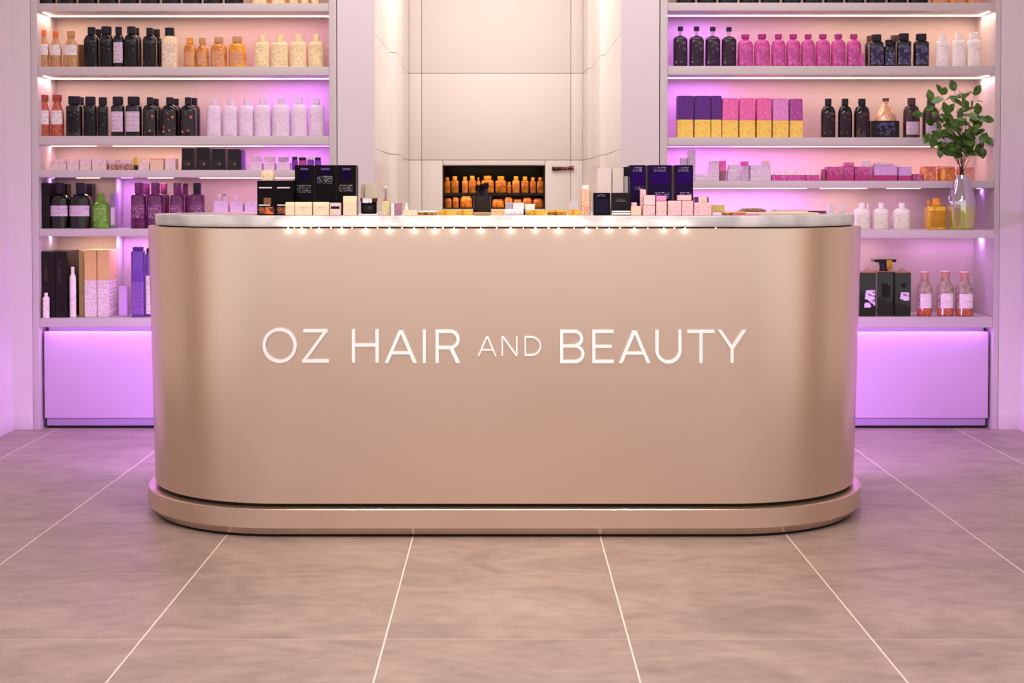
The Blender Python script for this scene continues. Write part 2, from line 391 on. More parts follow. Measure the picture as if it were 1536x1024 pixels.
def cpart(name, bm, m, **k):
    o = link(name, bm, m, **k); o.parent = RC; o.matrix_parent_inverse = Matrix.Translation((-CXC, -5.08, 0)); return o
YC = 4.555
zb0, zb1 = Z(756, YC), Z(342.5, YC)
cpart('toe_kick', stad([(1.225, .485, YC+.003, 0), (1.225, .485, YC+.003, .008)]), M_DARKGAP)
cpart('base_foot', stad([(1.232, .49, YC+.0, .0085), (1.247, .505, YC-.012, .030)]), M_BRONZE)
yr = YC-.027; zr0, zr1 = .0305, Z(763.5, yr)
cpart('base_ring', stad([(1.256, .519, yr+.003, zr0), (1.260, .523, yr, zr0+.003), (1.260, .523, yr, zr1-.003), (1.257, .520, yr+.003, zr1)]), M_BRONZE)
cpart('shadow_gap', stad([(1.225, .49, YC+.015, zr1), (1.225, .49, YC+.015, zb0)]), M_DARKGAP)
cpart('body', stad([(1.236, .508, YC+.002, zb0+.0005), (1.238, .51, YC, zb0+.0025), (1.262, .520, YC, zb1-.002), (1.260, .518, YC+.002, zb1)]), M_BRONZE)
zt0 = zb1+.004; zt1 = Z(323.2, YC+.018)
cpart('top_gap', stad([(1.225, .485, YC+.034, zb1), (1.225, .485, YC+.034, zt0-.0005)]), M_DARKGAP)
CT = link('countertop', stad([(1.232, .492, YC+.026, zt0), (1.236, .496, YC+.022, zt0+.004), (1.238, .498, YC+.020, zt0+.012), (1.238, .498, YC+.020, zt1-.005), (1.2365, .4965, YC+.0215, zt1-.0015), (1.233, .493, YC+.025, zt1)]), M_STONE)
tag(CT, 'white veined stone top lying along the bronze reception counter', 'countertop')
# glowing beads added for the downlight sparkle along the stone joint, by pixel
sparkle_px = [432, 441, 452, 466, 478, 496, 512, 528, 548, 566, 584, 603, 621, 638, 652, 664, 681, 699, 721, 745, 766, 785, 803, 823, 838, 861, 880, 896, 914, 930, 952, 972, 996, 1012, 1028, 1074]
for i, p in enumerate(sparkle_px):
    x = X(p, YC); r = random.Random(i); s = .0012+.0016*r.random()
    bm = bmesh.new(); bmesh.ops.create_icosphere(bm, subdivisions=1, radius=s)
    o = cpart('sparkle_bead', bm, mat('sparkle_glow', (255, 240, 215), .4, emit=(255, 232, 196), es=6), loc=(x, YC+.004, zb1+.0015))
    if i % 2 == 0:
        l = bpy.data.lights.new('sparkle_glow', 'POINT'); l.energy = .045+.05*r.random(); l.color = (1, .90, .74); l.shadow_soft_size = .003
        lo = bpy.data.objects.new('sparkle_glow', l); COL.objects.link(lo); lo.location = (x, YC-.011, zb1-.004)
# violet strip along the staff side of the counter, lighting the cabinets and the floor behind it
cpart('led_strip', B(CXC-1.15+.4, CXC+1.15-.4, YC+1.041, YC+1.049, .45, .46), M_LEDP, smooth=False)
for sx_ in (-1, 1):
    area('led_strip_light', (sx_*.92, YC+1.055, .42), (.5, .06), 8, (.66, .27, 1.0), (sx_*.75, 1, -.30), 120)

# letters, each traced in photo pixels on the counter's front plane
YL = YC
PK = [0]
def prism(bm, pts):
    PK[0] += 1; e = (PK[0] % 23)*.00006
    ws = [at(x, y, YL) for x, y in pts]
    f = [bm.verts.new((x, YL-.007-e, z)) for x, z in ws]; b = [bm.verts.new((x, YL+.0006, z)) for x, z in ws]
    bm.faces.new(f); bm.faces.new(b[::-1]); n = len(f)
    for i in range(n): bm.faces.new((f[i], b[i], b[(i+1) % n], f[(i+1) % n]))
def bar(bm, x0, x1, y0, y1): prism(bm, [(x0, y0), (x1, y0), (x1, y1), (x0, y1)])
def slant(bm, xt, xb, yt, yb, w): prism(bm, [(xt, yt), (xt+w, yt), (xb+w, yb), (xb, yb)])
def arc(bm, cx, cy, rx, ry, w, a0, a1, n=26):
    """band between outer radii and outer minus w, angles in degrees, y down"""
    for i in range(n):
        t0, t1 = (math.radians(a0+(a1-a0)*k/n) for k in (i, i+1))
        q = [(cx+rx*math.cos(t0), cy+ry*math.sin(t0)), (cx+rx*math.cos(t1), cy+ry*math.sin(t1)),
             (cx+(rx-w)*math.cos(t1), cy+(ry-w)*math.sin(t1)), (cx+(rx-w)*math.cos(t0), cy+(ry-w)*math.sin(t0))]
        prism(bm, q)
def letter_A(bm, x0, x1, yt, yb, w):
    m = (x0+x1)/2; g = w*.55; ws = w*1.12
    slant(bm, m-g, x0, yt, yb, ws); slant(bm, m+g-ws, x1-ws, yt, yb, ws)
    yc = yt+(yb-yt)*.70; k = (yc-yt)/(yb-yt)
    bar(bm, m-g+(x0-m+g)*k+ws*.5, m+g+(x1-m-g)*k-ws*.5, yc-w*.45, yc+w*.45)
def letter(ch, x0, x1, yt, yb, w):
    bm = bmesh.new(); h = yb-yt; m = (x0+x1)/2
    if ch == 'O': arc(bm, m, (yt+yb)/2, (x1-x0)/2, h/2, w, 0, 360, 56)
    elif ch == 'Z':
        bar(bm, x0+1.8, x1-1.8, yt, yt+w); bar(bm, x0, x1, yb-w, yb); prism(bm, [(x1-w*1.35-2.4, yt+w), (x1-1.8, yt+w*.6), (x0+w*1.35+.4, yb-w), (x0, yb-w*.6)])
    elif ch == 'H': bar(bm, x0, x0+w, yt, yb); bar(bm, x1-w, x1, yt, yb); bar(bm, x0+w, x1-w, yt+h*.43, yt+h*.43+w*.92)
    elif ch == 'A': letter_A(bm, x0, x1, yt, yb, w)
    elif ch == 'I': bar(bm, x0, x0+w, yt, yb)
    elif ch in 'RB':
        bar(bm, x0, x0+w, yt, yb)
        if ch == 'R':
            ym = yt+h*.585; r = (ym-yt)/2; bx = x1-.4-r
            bar(bm, x0+w, bx, yt, yt+w*.95); bar(bm, x0+w, bx, ym-w*.95, ym); arc(bm, bx, (yt+ym)/2, r, r, w*.97, -90, 90)
            prism(bm, [(bx-1.5, ym-w*.4), (bx+w*.85, ym-w*.7), (x1, yb), (x1-w*1.2, yb)])
        else:
            ym = yt+h*.485; r = (ym-yt+w*.4)/2; bx = x1-1.8-r; r2 = (yb-ym+w*.4)/2; bx2 = x1-r2
            bar(bm, x0+w, bx, yt, yt+w*.92); bar(bm, x0+w, bx2, ym-w*.4, ym+w*.45); bar(bm, x0+w, bx2, yb-w*.92, yb)
            arc(bm, bx, yt+r, r, r, w*.95, -90, 90); arc(bm, bx2, yb-r2, r2, r2, w*.97, -90, 90)
    elif ch == 'N':
        bar(bm, x0, x0+w, yt, yb); bar(bm, x1-w, x1, yt, yb); slant(bm, x0, x1-w*1.3, yt, yb, w*1.3)
    elif ch == 'D':
        r = h/2; bx = x1-r
        bar(bm, x0, x0+w, yt, yb); bar(bm, x0+w, bx, yt, yt+w); bar(bm, x0+w, bx, yb-w, yb); arc(bm, bx, yt+r, r, r, w, -90, 90)
    elif ch == 'E':
        bar(bm, x0, x0+w, yt, yb); bar(bm, x0+w, x1-.6, yt, yt+w*.92); bar(bm, x0+w, x1-3.4, yt+h*.455, yt+h*.455+w*.9); bar(bm, x0+w, x1, yb-w*.95, yb)
    elif ch == 'U':
        r = (x1-x0)/2; bar(bm, x0, x0+w, yt, yb-r); bar(bm, x1-w, x1, yt, yb-r); arc(bm, m, yb-r, r, r+.8, w, 0, 180, 34)
    elif ch == 'T': bar(bm, x0, x1, yt, yt+w*.92); bar(bm, m-w/2, m+w/2, yt+w*.92, yb)
    elif ch == 'Y':
        ym = yt+h*.56; ws = w*1.2
        slant(bm, x0, m-ws*.5, yt, ym, ws); slant(bm, x1-ws, m-ws*.5, yt, ym, ws); bar(bm, m-w/2, m+w/2, ym-w*.3, yb)
    return bm
W = 4.7; w2 = 2.2
for ch, x0, x1, yt, yb, ww in [('O', 394.3, 445.4, 491.4, 543.8, W), ('Z', 453.8, 493.6, 493.3, 543.2, W), ('H', 528.2, 568.3, 493.6, 543.2, W), ('A', 577.5, 625.2, 494, 543.6, W), ('I', 634.3, 639, 494, 543.8, W), ('R', 653.6, 690, 494.2, 543.8, W),
        ('A', 716.6, 744.8, 503.4, 533.2, w2), ('N', 752.4, 776.3, 503.8, 533.2, w2), ('D', 786.7, 811.7, 504, 533.2, w2),
        ('B', 840, 876.4, 494.5, 544, W), ('E', 888.3, 920.8, 494.5, 544, W), ('A', 928.2, 975.2, 494.5, 544, W), ('U', 982.9, 1021.9, 494.5, 544, W), ('T', 1030.9, 1071.2, 494.5, 544, W), ('Y', 1076.2, 1119.2, 494.4, 543.6, W)]:
    cpart('letter', letter(ch, x0, x1, yt, yb, ww), M_LETTER, smooth=False)

# ------------------------------------------------------------------ product builders
ORD = ['first', 'second', 'third', 'fourth', 'fifth', 'sixth', 'seventh', 'eighth', 'ninth', 'tenth', 'eleventh', 'twelfth', 'thirteenth', 'fourteenth']
NUM = ['zero', 'one', 'two', 'three', 'four', 'five', 'six', 'seven', 'eight', 'nine', 'ten', 'eleven', 'twelve', 'thirteen', 'fourteen']
def curved_label(wx, wy, p, z0, z1, ang, off=.0008, n=10):
    """printed panel hugging the front of a bottle"""
    bm = bmesh.new(); cols = []
    for i in range(n+1):
        a = -PI/2-math.radians(ang)+2*math.radians(ang)*i/n; c, s = math.cos(a), math.sin(a)
        def P(o): return ((wx/2+o)*math.copysign(abs(c)**(2/p), c), (wy/2+o)*math.copysign(abs(s)**(2/p), s))
        A, Bq = P(off), P(.0002)
        cols.append([bm.verts.new((*A, z0)), bm.verts.new((*A, z1)), bm.verts.new((*Bq, z1)), bm.verts.new((*Bq, z0))])
    for a, b in zip(cols, cols[1:]):
        for k in range(4): bm.faces.new((a[k], b[k], b[(k+1) % 4], a[(k+1) % 4]))
    bm.faces.new(cols[0]); bm.faces.new(cols[-1][::-1]); return bm
def bottle(name, label, group, x0, x1, yt, zs, Y, st, cat='bottle'):
    xa, xb = X(x0, Y), X(x1, Y); wd = (xb-xa)*.985; ht = Z(yt, Y)-zs
    t = thing(name, label, cat, ((xa+xb)/2, Y, zs), group)
    p = st.get('p', 3.2); D = min(wd*st.get('df', .8), .11); sh = st.get('sh', .68); nk = st.get('nk', .80); cw = st.get('cw', .42)*wd
    neckw = st.get('nw', .8)*cw; zsq = sh*ht; zn = nk*ht
    secs = [(0, wd*.94, D*.94, p), (.0025, wd, D, p), (zsq, wd, D, p)]
    kk = 7
    for i in range(1, kk+1):
        u = i/kk
        if st.get('shape', 'round') == 'round': f = math.sqrt(max(0, 1-u*u)); f = f*.97+.03*(1-u)
        elif st['shape'] == 'slope': f = 1-u
        else: f = .5+.5*math.cos(PI*u)
        ww = neckw+(wd-neckw)*f; dd = neckw+(D-neckw)*f
        secs.append((zsq+(zn-zsq)*u, ww, dd, p+(2.2-p)*u))
    body = loft(bmesh.new(), secs)
    link('body', body, st['body'], t)
    ct = st.get('ct', zn+.0005); ct = nk*ht+st.get('gap', 0)*ht
    if st.get('gap', 0): link('neck', loft(bmesh.new(), [(zn+.0003, neckw, neckw, 2), (ct-.0003, neckw*.95, neckw*.95, 2)], 16), st.get('neckm', st['cap']), t)
    cd = min(cw*st.get('cdf', 1), D*.9)
    capt = st.get('capt', 1.0); pc = st.get('cp', 3.5)
    link('cap', loft(bmesh.new(), [(ct+.0002, cw*.97*capt, cd*.97*capt, pc), (ct+.002, cw*capt, cd*capt, pc), (ht-.0015, cw, cd, pc), (ht, cw*.93, cd*.93, pc)], 24), st['cap'], t)
    for (f0, f1, m, ang) in st.get('labels', []):
        link('label', curved_label(wd, D, p, ht*f0, ht*f1, ang), m, t)
    return t
def carton(name, label, group, x0, x1, yt, zs, Y, st, cat='box'):
    """Y is the front face"""
    xa, xb = X(x0, Y), X(x1, Y); wd = (xb-xa)*.985; ht = Z(yt, Y)-zs; D = st.get('D', .05)
    t = thing(name, label, cat, ((xa+xb)/2, Y+D/2, zs), group); h = wd/2
    lo = st.get('split', 0)*ht
    if lo:
        link('lower_band', tub(bmesh.new(), -h, h, -D/2, D/2, 0, lo), st['low'], t)
        link('body', tub(bmesh.new(), -h*.995, h*.995, -D/2, D/2, lo, ht, top=st.get('top', 1)), st['body'], t)
    else: link('body', tub(bmesh.new(), -h, h, -D/2, D/2, 0, ht, top=st.get('top', 1)), st['body'], t)
    for (u0, u1, f0, f1, m) in st.get('labels', []):
        link('label', B(-h+wd*u0, -h+wd*u1, -D/2-.0009, -D/2-.0001, ht*f0, ht*f1), m, t, smooth=False)
    if st.get('lid'):
        f, m = st['lid']; link('lid', tub(bmesh.new(), -h*1.02, h*1.02, -D/2*1.02, D/2*1.02, ht, ht+f), m, t)
    return t
def run(fn, name, desc, place, group, items, zs, Y, st, cat=None):
    """a row of look-alikes, each told apart by its order from the left"""
    n = len(items)
    for i, it in enumerate(items):
        s = dict(st)
        if len(it) > 3 and it[3]: s.update(it[3])
        d = s.get('desc', desc)
        lab = f"{d}, {place}" if n == 1 else f"{d}, {ORD[i]} of {NUM[n]}, {place}"
        kw = {'cat': cat} if cat else {}
        fn(s.get('name', name), lab, group if n > 1 else None, it[0], it[1], it[2], zs, s.get('Y', Y), s, **kw)

K = mat('gloss_black_plastic', (14, 9, 13), .10, coat=.7)
K2 = mat('matt_black_cap', (38, 32, 48), .35)
KP = printed('black_label', (20, 14, 22), (150, 128, 150), dens=.38, rough=.25)
KO = mottled('black_label_orange', (30, 20, 26), (226, 122, 84), 55, thr=(.60, .64))
KW = printed('lilac_label', (222, 196, 222), (60, 40, 66), dens=.7)
WL = printed('white_label', (238, 225, 228), (110, 70, 80), dens=.5)
CRM = mat('cream_plastic', (243, 218, 172), .32, coat=.2)
CRML = printed('cream_plastic_print', (243, 218, 172), (120, 82, 50), dens=.5)
AMB = mottled('amber_bottle', (196, 112, 40), (226, 150, 70), 30, rough=.15, coat=.6)
AMB2 = mottled('bright_amber_bottle', (224, 130, 16), (240, 166, 50), 30, rough=.12, coat=.6)
AMBL = printed('amber_print', (206, 140, 100), (240, 205, 160), dens=.55)
TANB = mottled('tan_bottle', (186, 130, 84), (206, 158, 118), 70, rough=.3)
LIL = mat('pearl_white_plastic', (234, 210, 236), .3, coat=.2)
LILL = printed('pearl_white_print', (234, 210, 236), (176, 128, 170), dens=.48)
MAG = mottled('magenta_bottle', (192, 50, 142), (214, 86, 166), 40, rough=.22, coat=.4)
MAGL = printed('magenta_print', (186, 66, 148), (236, 170, 216), dens=.5)
PUR = mat('deep_purple_card', (84, 18, 124), .35)
PURL = printed('deep_purple_print', (88, 20, 128), (214, 176, 220), dens=.3)
YEL = printed('yellow_print', (250, 208, 96), (128, 96, 110), dens=.45)
PNK = printed('hot_pink_print', (232, 96, 172), (250, 168, 214), dens=.5)
ORG = mat('orange_cap', (222, 112, 66), .3)
RST = mottled('rust_glass', (178, 74, 58), (200, 104, 84), 60, rough=.2, coat=.4)
WHT = mat('white_plastic', (246, 236, 238), .35, coat=.2)
WHTL = printed('white_plastic_print', (246, 236, 238), (196, 110, 110), dens=.5)
GRN = mottled('green_bottle', (76, 132, 24), (112, 168, 44), 40, rough=.15, coat=.5)
PLM = mottled('plum_bottle', (84, 24, 78), (120, 44, 104), 30, rough=.15, coat=.5)
PLML = printed('plum_print', (104, 34, 90), (236, 190, 220), dens=.6)
GLS = mat('clear_acrylic', (240, 225, 235), .08, trans=.85, ior=1.3)

# ---- left unit
Ls = lambda k: SURF[('L', k)][0]
Rs = lambda k: SURF[('R', k)][0]
YI = 6.72
DB = dict(body=K, cap=K2, labels=[(.1, .6, KP, 42)])
run(bottle, 'shampoo_bottle', 'black bottle cut off by the frame', 'top left shelf', 'black bottles on the top left shelf',
    [(58+i*31.2, 58+i*31.2+28, -55) for i in range(10)], Ls(0), YI, dict(body=K, cap=K2, labels=[(.02, .5, KO if 0 else KP, 42)]))
run(bottle, 'shampoo_bottle', 'golden yellow bottle cut off by the frame', 'top left shelf', 'yellow bottles on the top left shelf',
    [(378, 405, -50), (407, 432, -50), (434, 450, -50), (452, 465, -50), (467, 481, -50)], Ls(0), YI, dict(body=AMB2, cap=CRM, labels=[(.02, .5, CRML, 40)]))
TB = dict(body=TANB, cap=ORG, sh=.55, nk=.84, cw=.5, shape='cos', p=2.4, labels=[(.34, .62, WL, 62)])
run(bottle, 'oil_bottle', 'tan bottle with white label and copper cap', 'second left shelf', 'tan bottles with copper caps',
    [(59, 75.5, 45), (77, 94, 47), (97, 119.5, 47, dict(cap=mat('tan_cap', (200, 150, 100), .4)))], Ls(1), YI, TB)
run(carton, 'product_box', 'brown square box behind the tan bottles', 'second left shelf', None, [(112, 127, 67)], Ls(1), 6.79, dict(body=mat('brown_card', (110, 84, 56), .5), D=.05))
run(bottle, 'shampoo_bottle', 'squared black bottle', 'second left shelf', 'squared black bottles on the second left shelf',
    [(128, 150, 41), (151.5, 171.5, 40, dict(cw=.72)), (172, 187.5, 40.5, dict(cw=.6, labels=[(.12, .62, KW, 50)], desc='black bottle with lilac label')),
     (188.5, 209, 40, dict(cw=.6)), (216, 236.5, 42)], Ls(1), YI, dict(body=K, cap=K2, p=4, sh=.66, nk=.82, cw=.5, labels=[(.1, .62, KP, 44)]))
run(bottle, 'shampoo_bottle', 'black bottle at the back', 'behind the second left shelf front row', 'black bottles in the back row',
    [(140, 158, 44), (196, 214, 42), (226, 245, 44)], Ls(1), 6.84, dict(body=K, cap=K2, p=4, sh=.66, nk=.82, cw=.6, df=.6))
run(bottle, 'shampoo_bottle', 'cream bottle with black cap beside the amber bottles', 'second left shelf', None,
    [(244.5, 267.5, 42)], Ls(1), YI, dict(body=CRM, cap=K2, p=4, sh=.66, nk=.80, cw=.58, cdf=1, labels=[(.08, .62, printed('cream_black_print', (240, 214, 196), (66, 30, 30), dens=.55), 48)]))
run(bottle, 'hair_oil_bottle', 'small amber bottle', 'second left shelf', 'amber bottles on the second left shelf',
    [(277, 295.5, 57), (296, 314, 57, dict(shape='cos', cap=mat('tan_cap', (200, 150, 100), .4))), (317, 341.5, 56, dict(cap=TANB)), (344, 370, 55, dict(body=AMB2, cap=TANB))], Ls(1), YI,
    dict(body=AMB, cap=AMB2, p=2.5, sh=.6, nk=.80, cw=.55, labels=[(.1, .5, AMBL, 46)]))
run(bottle, 'shampoo_bottle', 'pale cream bottle', 'right end, second left shelf', 'pale cream bottles on the second left shelf',
    [(383, 406, 52), (408, 434, 52), (436, 461, 51), (463.5, 487, 51)], Ls(1), YI, dict(body=CRM, cap=CRM, p=3.4, sh=.68, nk=.79, cw=.42, labels=[(.08, .66, CRML, 44)]))
# third shelf (bays count from the top)
run(bottle, 'oil_bottle', 'rust-red glass bottle with white label', 'third left shelf', 'rust-red bottles with white labels',
    [(59, 76, 142), (77.5, 96.5, 142)], Ls(2), YI, dict(body=RST, cap=mat('rust_cap', (168, 66, 52), .35), sh=.52, nk=.84, cw=.68, shape='cos', p=2.4, labels=[(.29, .62, WL, 60)]))
run(bottle, 'shampoo_bottle', 'broad-capped black bottle', 'third left shelf', 'broad-capped black bottles on the third left shelf',
    [(101, 125, 144.5), (127, 146.5, 145), (147.5, 163, 146), (168, 188, 145, dict(labels=[(.12, .62, KW, 46)], desc='black bottle with lilac label')), (190, 213, 145, dict(labels=[(.12, .62, KW, 50)], desc='black bottle with lilac label'))],
    Ls(2), YI, dict(body=K, cap=K2, p=4, sh=.72, nk=.80, cw=.74, labels=[(.1, .62, KP, 44)]))
run(bottle, 'shampoo_bottle', 'round-shouldered black bottle with orange print', 'third left shelf', 'black bottles with orange print',
    [(215, 237, 146), (243, 268, 146), (271.5, 295, 146)], Ls(2), YI, dict(body=K, cap=K2, p=3, sh=.64, nk=.82, cw=.42, labels=[(.1, .6, KO, 40)]))
run(bottle, 'shampoo_bottle', 'black bottle half hidden behind others', 'third left shelf', 'half hidden black bottles',
    [(113, 130, 146), (222, 243, 148), (256, 272, 148), (279, 301, 147)], Ls(2), 6.85, dict(body=K, cap=K2, p=4, sh=.7, nk=.82, cw=.6, df=.6))
run(bottle, 'conditioner_bottle', 'pearly white bottle', 'third left shelf', 'pearly white bottles on the third left shelf',
    [(311, 333.5, 148), (335, 357.5, 148), (359, 381.5, 148), (382.5, 407.5, 147), (409, 436, 147), (437.5, 462, 146.5), (464, 487.5, 147)], Ls(2), YI,
    dict(body=LIL, cap=LIL, p=3, sh=.68, nk=.84, cw=.38, labels=[(.08, .62, LILL, 46)]))
# fourth shelf
PKB = printed('pale_pink_card', (244, 216, 222), (190, 120, 140), dens=.5)
run(carton, 'product_box', 'pale pink printed box', 'fourth left shelf', 'pale pink boxes on the fourth left shelf',
    [(75, 99.5, 244), (100.5, 118.5, 239.5), (119.5, 137, 238.5), (138, 159.5, 238), (208, 224, 243), (247, 263.5, 238)], Ls(3), 6.69, dict(body=PKB, D=.07))
run(carton, 'product_box', 'flat pink box stacked at the left end', 'fourth left shelf', None, [(78, 96.5, 239)], Z(244, 6.69)+.001, 6.69, dict(body=PKB, D=.06))
run(bottle, 'cosmetic_jar', 'squat pink jar with brown base', 'fourth left shelf', 'squat jars on the fourth left shelf',
    [(160.5, 177.5, 240), (179, 199.5, 239.5)], Ls(3), YI, dict(body=mottled('pink_brown_jar', (226, 180, 180), (150, 92, 84), 90), cap=PKB, p=3, sh=.5, nk=.6, cw=.92, nw=.9), cat='jar')
run(bottle, 'cosmetic_jar', 'tiny yellow topped jar between pink boxes', 'fourth left shelf', None, [(200.5, 207.5, 236)], Ls(3), YI, dict(body=K, cap=mat('yellow_cap', (238, 196, 70), .3), p=2.4, sh=.3, nk=.4, cw=.9), cat='jar')
run(carton, 'product_box', 'peach box with open orange flap', 'fourth left shelf', None, [(225, 245.5, 239)], Ls(3), 6.69, dict(body=mat('peach_card', (246, 204, 184), .5), D=.07, lid=(.004, mat('orange_card', (224, 130, 80), .5)), top=1.0))
run(carton, 'product_box', 'black box with orange spot', 'fourth left shelf', 'black boxes on the fourth left shelf',
    [(272, 291, 222), (294, 315, 221.5), (317, 338.5, 223), (341, 360, 223.5)], Ls(3), 6.69, dict(body=mat('black_card', (30, 20, 26), .3), D=.08, top=.92, labels=[(.22, .72, .2, .45, KO)]))
run(carton, 'product_box', 'slim violet acrylic box beside black boxes', 'fourth left shelf', None, [(361.5, 367.5, 225)], Ls(3), 6.72, dict(body=mat('violet_card', (150, 90, 190), .2), D=.04))
LBX = printed('lilac_card', (240, 206, 238), (170, 110, 170), dens=.4)
run(carton, 'product_box', 'lilac white base box', 'fourth left shelf', 'lilac base boxes on the fourth left shelf',
    [(375.5, 393, 244), (395.5, 412, 244), (414.5, 435, 243.5)], Ls(3), 6.69, dict(body=LBX, D=.07))
run(carton, 'product_box', 'small box stacked on a lilac box', 'fourth left shelf', 'small boxes stacked on the lilac boxes',
    [(378, 391, 234), (397, 411.5, 235, dict(body=PKB)), (417, 432, 235, dict(body=printed('dark_striped_card', (225, 190, 220), (60, 50, 90), dens=.7)))], Z(243.5, 6.69)+.0035, 6.70, dict(body=LBX, D=.05))
run(bottle, 'cosmetic_jar', 'purple and pink jar', 'right end of the fourth left shelf', 'purple jars on the fourth left shelf',
    [(438, 447, 235), (448, 460, 236, dict(body=MAG)), (461, 471, 234.5, dict(cap=WHT)), (472, 482, 236)], Ls(3), YI, dict(body=mat('violet_glass', (130, 50, 180), .15), cap=K2, p=3, sh=.7, nk=.76, cw=.9), cat='jar')
# fifth shelf
run(carton, 'product_box', 'tall black box in the corner', 'fifth left shelf', None, [(61, 74, 274)], Ls(4), 6.69, dict(body=mat('black_card', (30, 20, 26), .3), D=.1, labels=[(.3, .6, .05, .5, KP)]))
run(bottle, 'shampoo_bottle', 'big black bottle with wide white label', 'fifth left shelf', 'big black bottles with white labels',
    [(76, 104, 274), (105.5, 137, 274)], Ls(4), 6.73, dict(body=K, cap=K2, p=3.4, sh=.62, nk=.76, cw=.44, labels=[(.27, .50, KW, 66)]))
run(carton, 'product_box', 'brown black box behind big black bottles', 'fifth left shelf', 'black boxes behind the big black bottles', [(88, 101, 276), (124, 138, 275)], Ls(4), 6.83, dict(body=mat('black_card', (30, 20, 26), .3), D=.06))
run(bottle, 'shampoo_bottle', 'bright green bottle beside black bottles', 'fifth left shelf', None,
    [(139.5, 164, 290)], Ls(4), 6.73, dict(body=GRN, cap=GRN, p=3, sh=.62, nk=.76, cw=.42, labels=[(.2, .6, printed('green_print', (96, 150, 40), (200, 226, 150), dens=.6), 44)]))
run(carton, 'product_box', 'narrow grey lilac box beside green bottle', 'fifth left shelf', None, [(165, 172.5, 290)], Ls(4), 6.74, dict(body=mat('grey_lilac_card', (150, 128, 160), .4), D=.06, labels=[(.1, .9, .1, .6, LBX)]))
run(bottle, 'shampoo_bottle', 'long-necked plum bottle', 'fifth left shelf', 'plum bottles on the fifth left shelf',
    [(197, 219.5, 274), (221.5, 246, 274), (255.5, 277, 274), (285, 307, 274, dict(cap=K2))], Ls(4), 6.73, dict(body=PLM, cap=PLM, p=3.4, sh=.70, nk=.76, cw=.52, capt=1, labels=[(.22, .5, PLML, 44)]))
run(bottle, 'shampoo_bottle', 'plum bottle in the back row', 'fifth left shelf', 'plum bottles in the back row',
    [(211, 228, 275), (238, 254, 275), (270, 285, 275)], Ls(4), 6.85, dict(body=PLM, cap=PLM, p=3.4, sh=.70, nk=.76, cw=.6, df=.6))
run(carton, 'product_box', 'small pearly box rising behind the counter', 'fifth left shelf', 'small pearly boxes behind the counter',
    [(320, 341.5, 301), (345, 364, 303), (366.5, 386, 302)], Ls(4), 6.72, dict(body=LBX, D=.06))
run(bottle, 'cosmetic_jar', 'tiny pale bottle on a pearly box', 'fifth left shelf', 'tiny pale bottles on the pearly boxes',
    [(326, 332, 291, dict(cap=WHT)), (334, 339.5, 291, dict(cap=mat('blue_grey_cap', (130, 130, 180), .4))), (351, 356.5, 291)], Z(301, 6.72)+.001, 6.75, dict(body=LIL, cap=LIL, p=2.4, sh=.6, nk=.7, cw=.6))
# sixth shelf
YS = 6.68
bx = mat('black_card', (30, 20, 26), .3)
run(carton, 'gift_box', 'large upright black box', 'bottom left shelf', 'large black boxes on the bottom left shelf', [(60.5, 81.5, 377), (82, 99.5, 377)], Ls(5), YS, dict(body=bx, D=.2, labels=[(.25, .45, .55, .85, printed('black_gold_print', (30, 20, 26), (150, 110, 60), dens=.6)), (.4, .6, .06, .2, KP)]))
run(carton, 'gift_box', 'upright cream and white box', 'bottom left shelf', 'cream boxes on the bottom left shelf', [(125.5, 144, 375), (145, 162.5, 375)], Ls(5), YS+.02, dict(body=printed('cream_card_print', (222, 188, 122), (170, 130, 70), dens=.3), low=printed('white_card_print', (240, 222, 226), (120, 80, 90), dens=.6), split=.55, D=.16))
run(carton, 'gift_box', 'slim beige box leaning on cream boxes', 'bottom left shelf', None, [(117.5, 125, 376)], Ls(5), YS+.06, dict(body=mat('beige_card', (205, 172, 118), .5), D=.12))
tb = dict(body=WHT, cap=WHT, p=2.2, sh=.8, nk=.88, cw=.5, df=.9, shape='slope', labels=[(.1, .75, WHTL, 50)])
run(bottle, 'cream_tube', 'small white tube before the corner black box', 'bottom left shelf', None, [(63, 73, 439)], Ls(5), YS-.02, tb, 'tube')
run(bottle, 'cream_tube', 'tall white tube beside the large black boxes', 'bottom left shelf', None, [(103.5, 113, 400)], Ls(5), YS+.02, tb, 'tube')
run(bottle, 'shampoo_bottle', 'square purple bottle by the counter edge', 'bottom left shelf', None, [(197, 216.5, 370)], Ls(5), 6.73, dict(body=mat('purple_gloss', (110, 60, 170), .15, coat=.4), cap=mat('purple_cap', (80, 40, 140), .2), p=6, sh=.93, nk=.95, cw=.8, labels=[(.04, .5, printed('purple_print', (140, 90, 180), (60, 30, 100), dens=.6), 44)]))
run(bottle, 'shampoo_bottle', 'slim violet bottle partly behind the counter', 'bottom left shelf', None, [(218, 232, 372)], Ls(5), 6.74, dict(body=mat('purple_gloss', (110, 60, 170), .15, coat=.4), cap=K2, p=4, sh=.9, nk=.93, cw=.8, labels=[(.04, .6, WL, 40)]))
run(carton, 'product_box', 'faint lilac acrylic box with gold print', 'bottom left shelf', None, [(177, 189.5, 430)], Ls(5), 6.73, dict(body=mat('pale_violet_acrylic', (206, 160, 226), .15), D=.05, labels=[(.1, .9, .5, .85, printed('violet_gold_print', (206, 160, 226), (232, 190, 160), dens=.7))]))

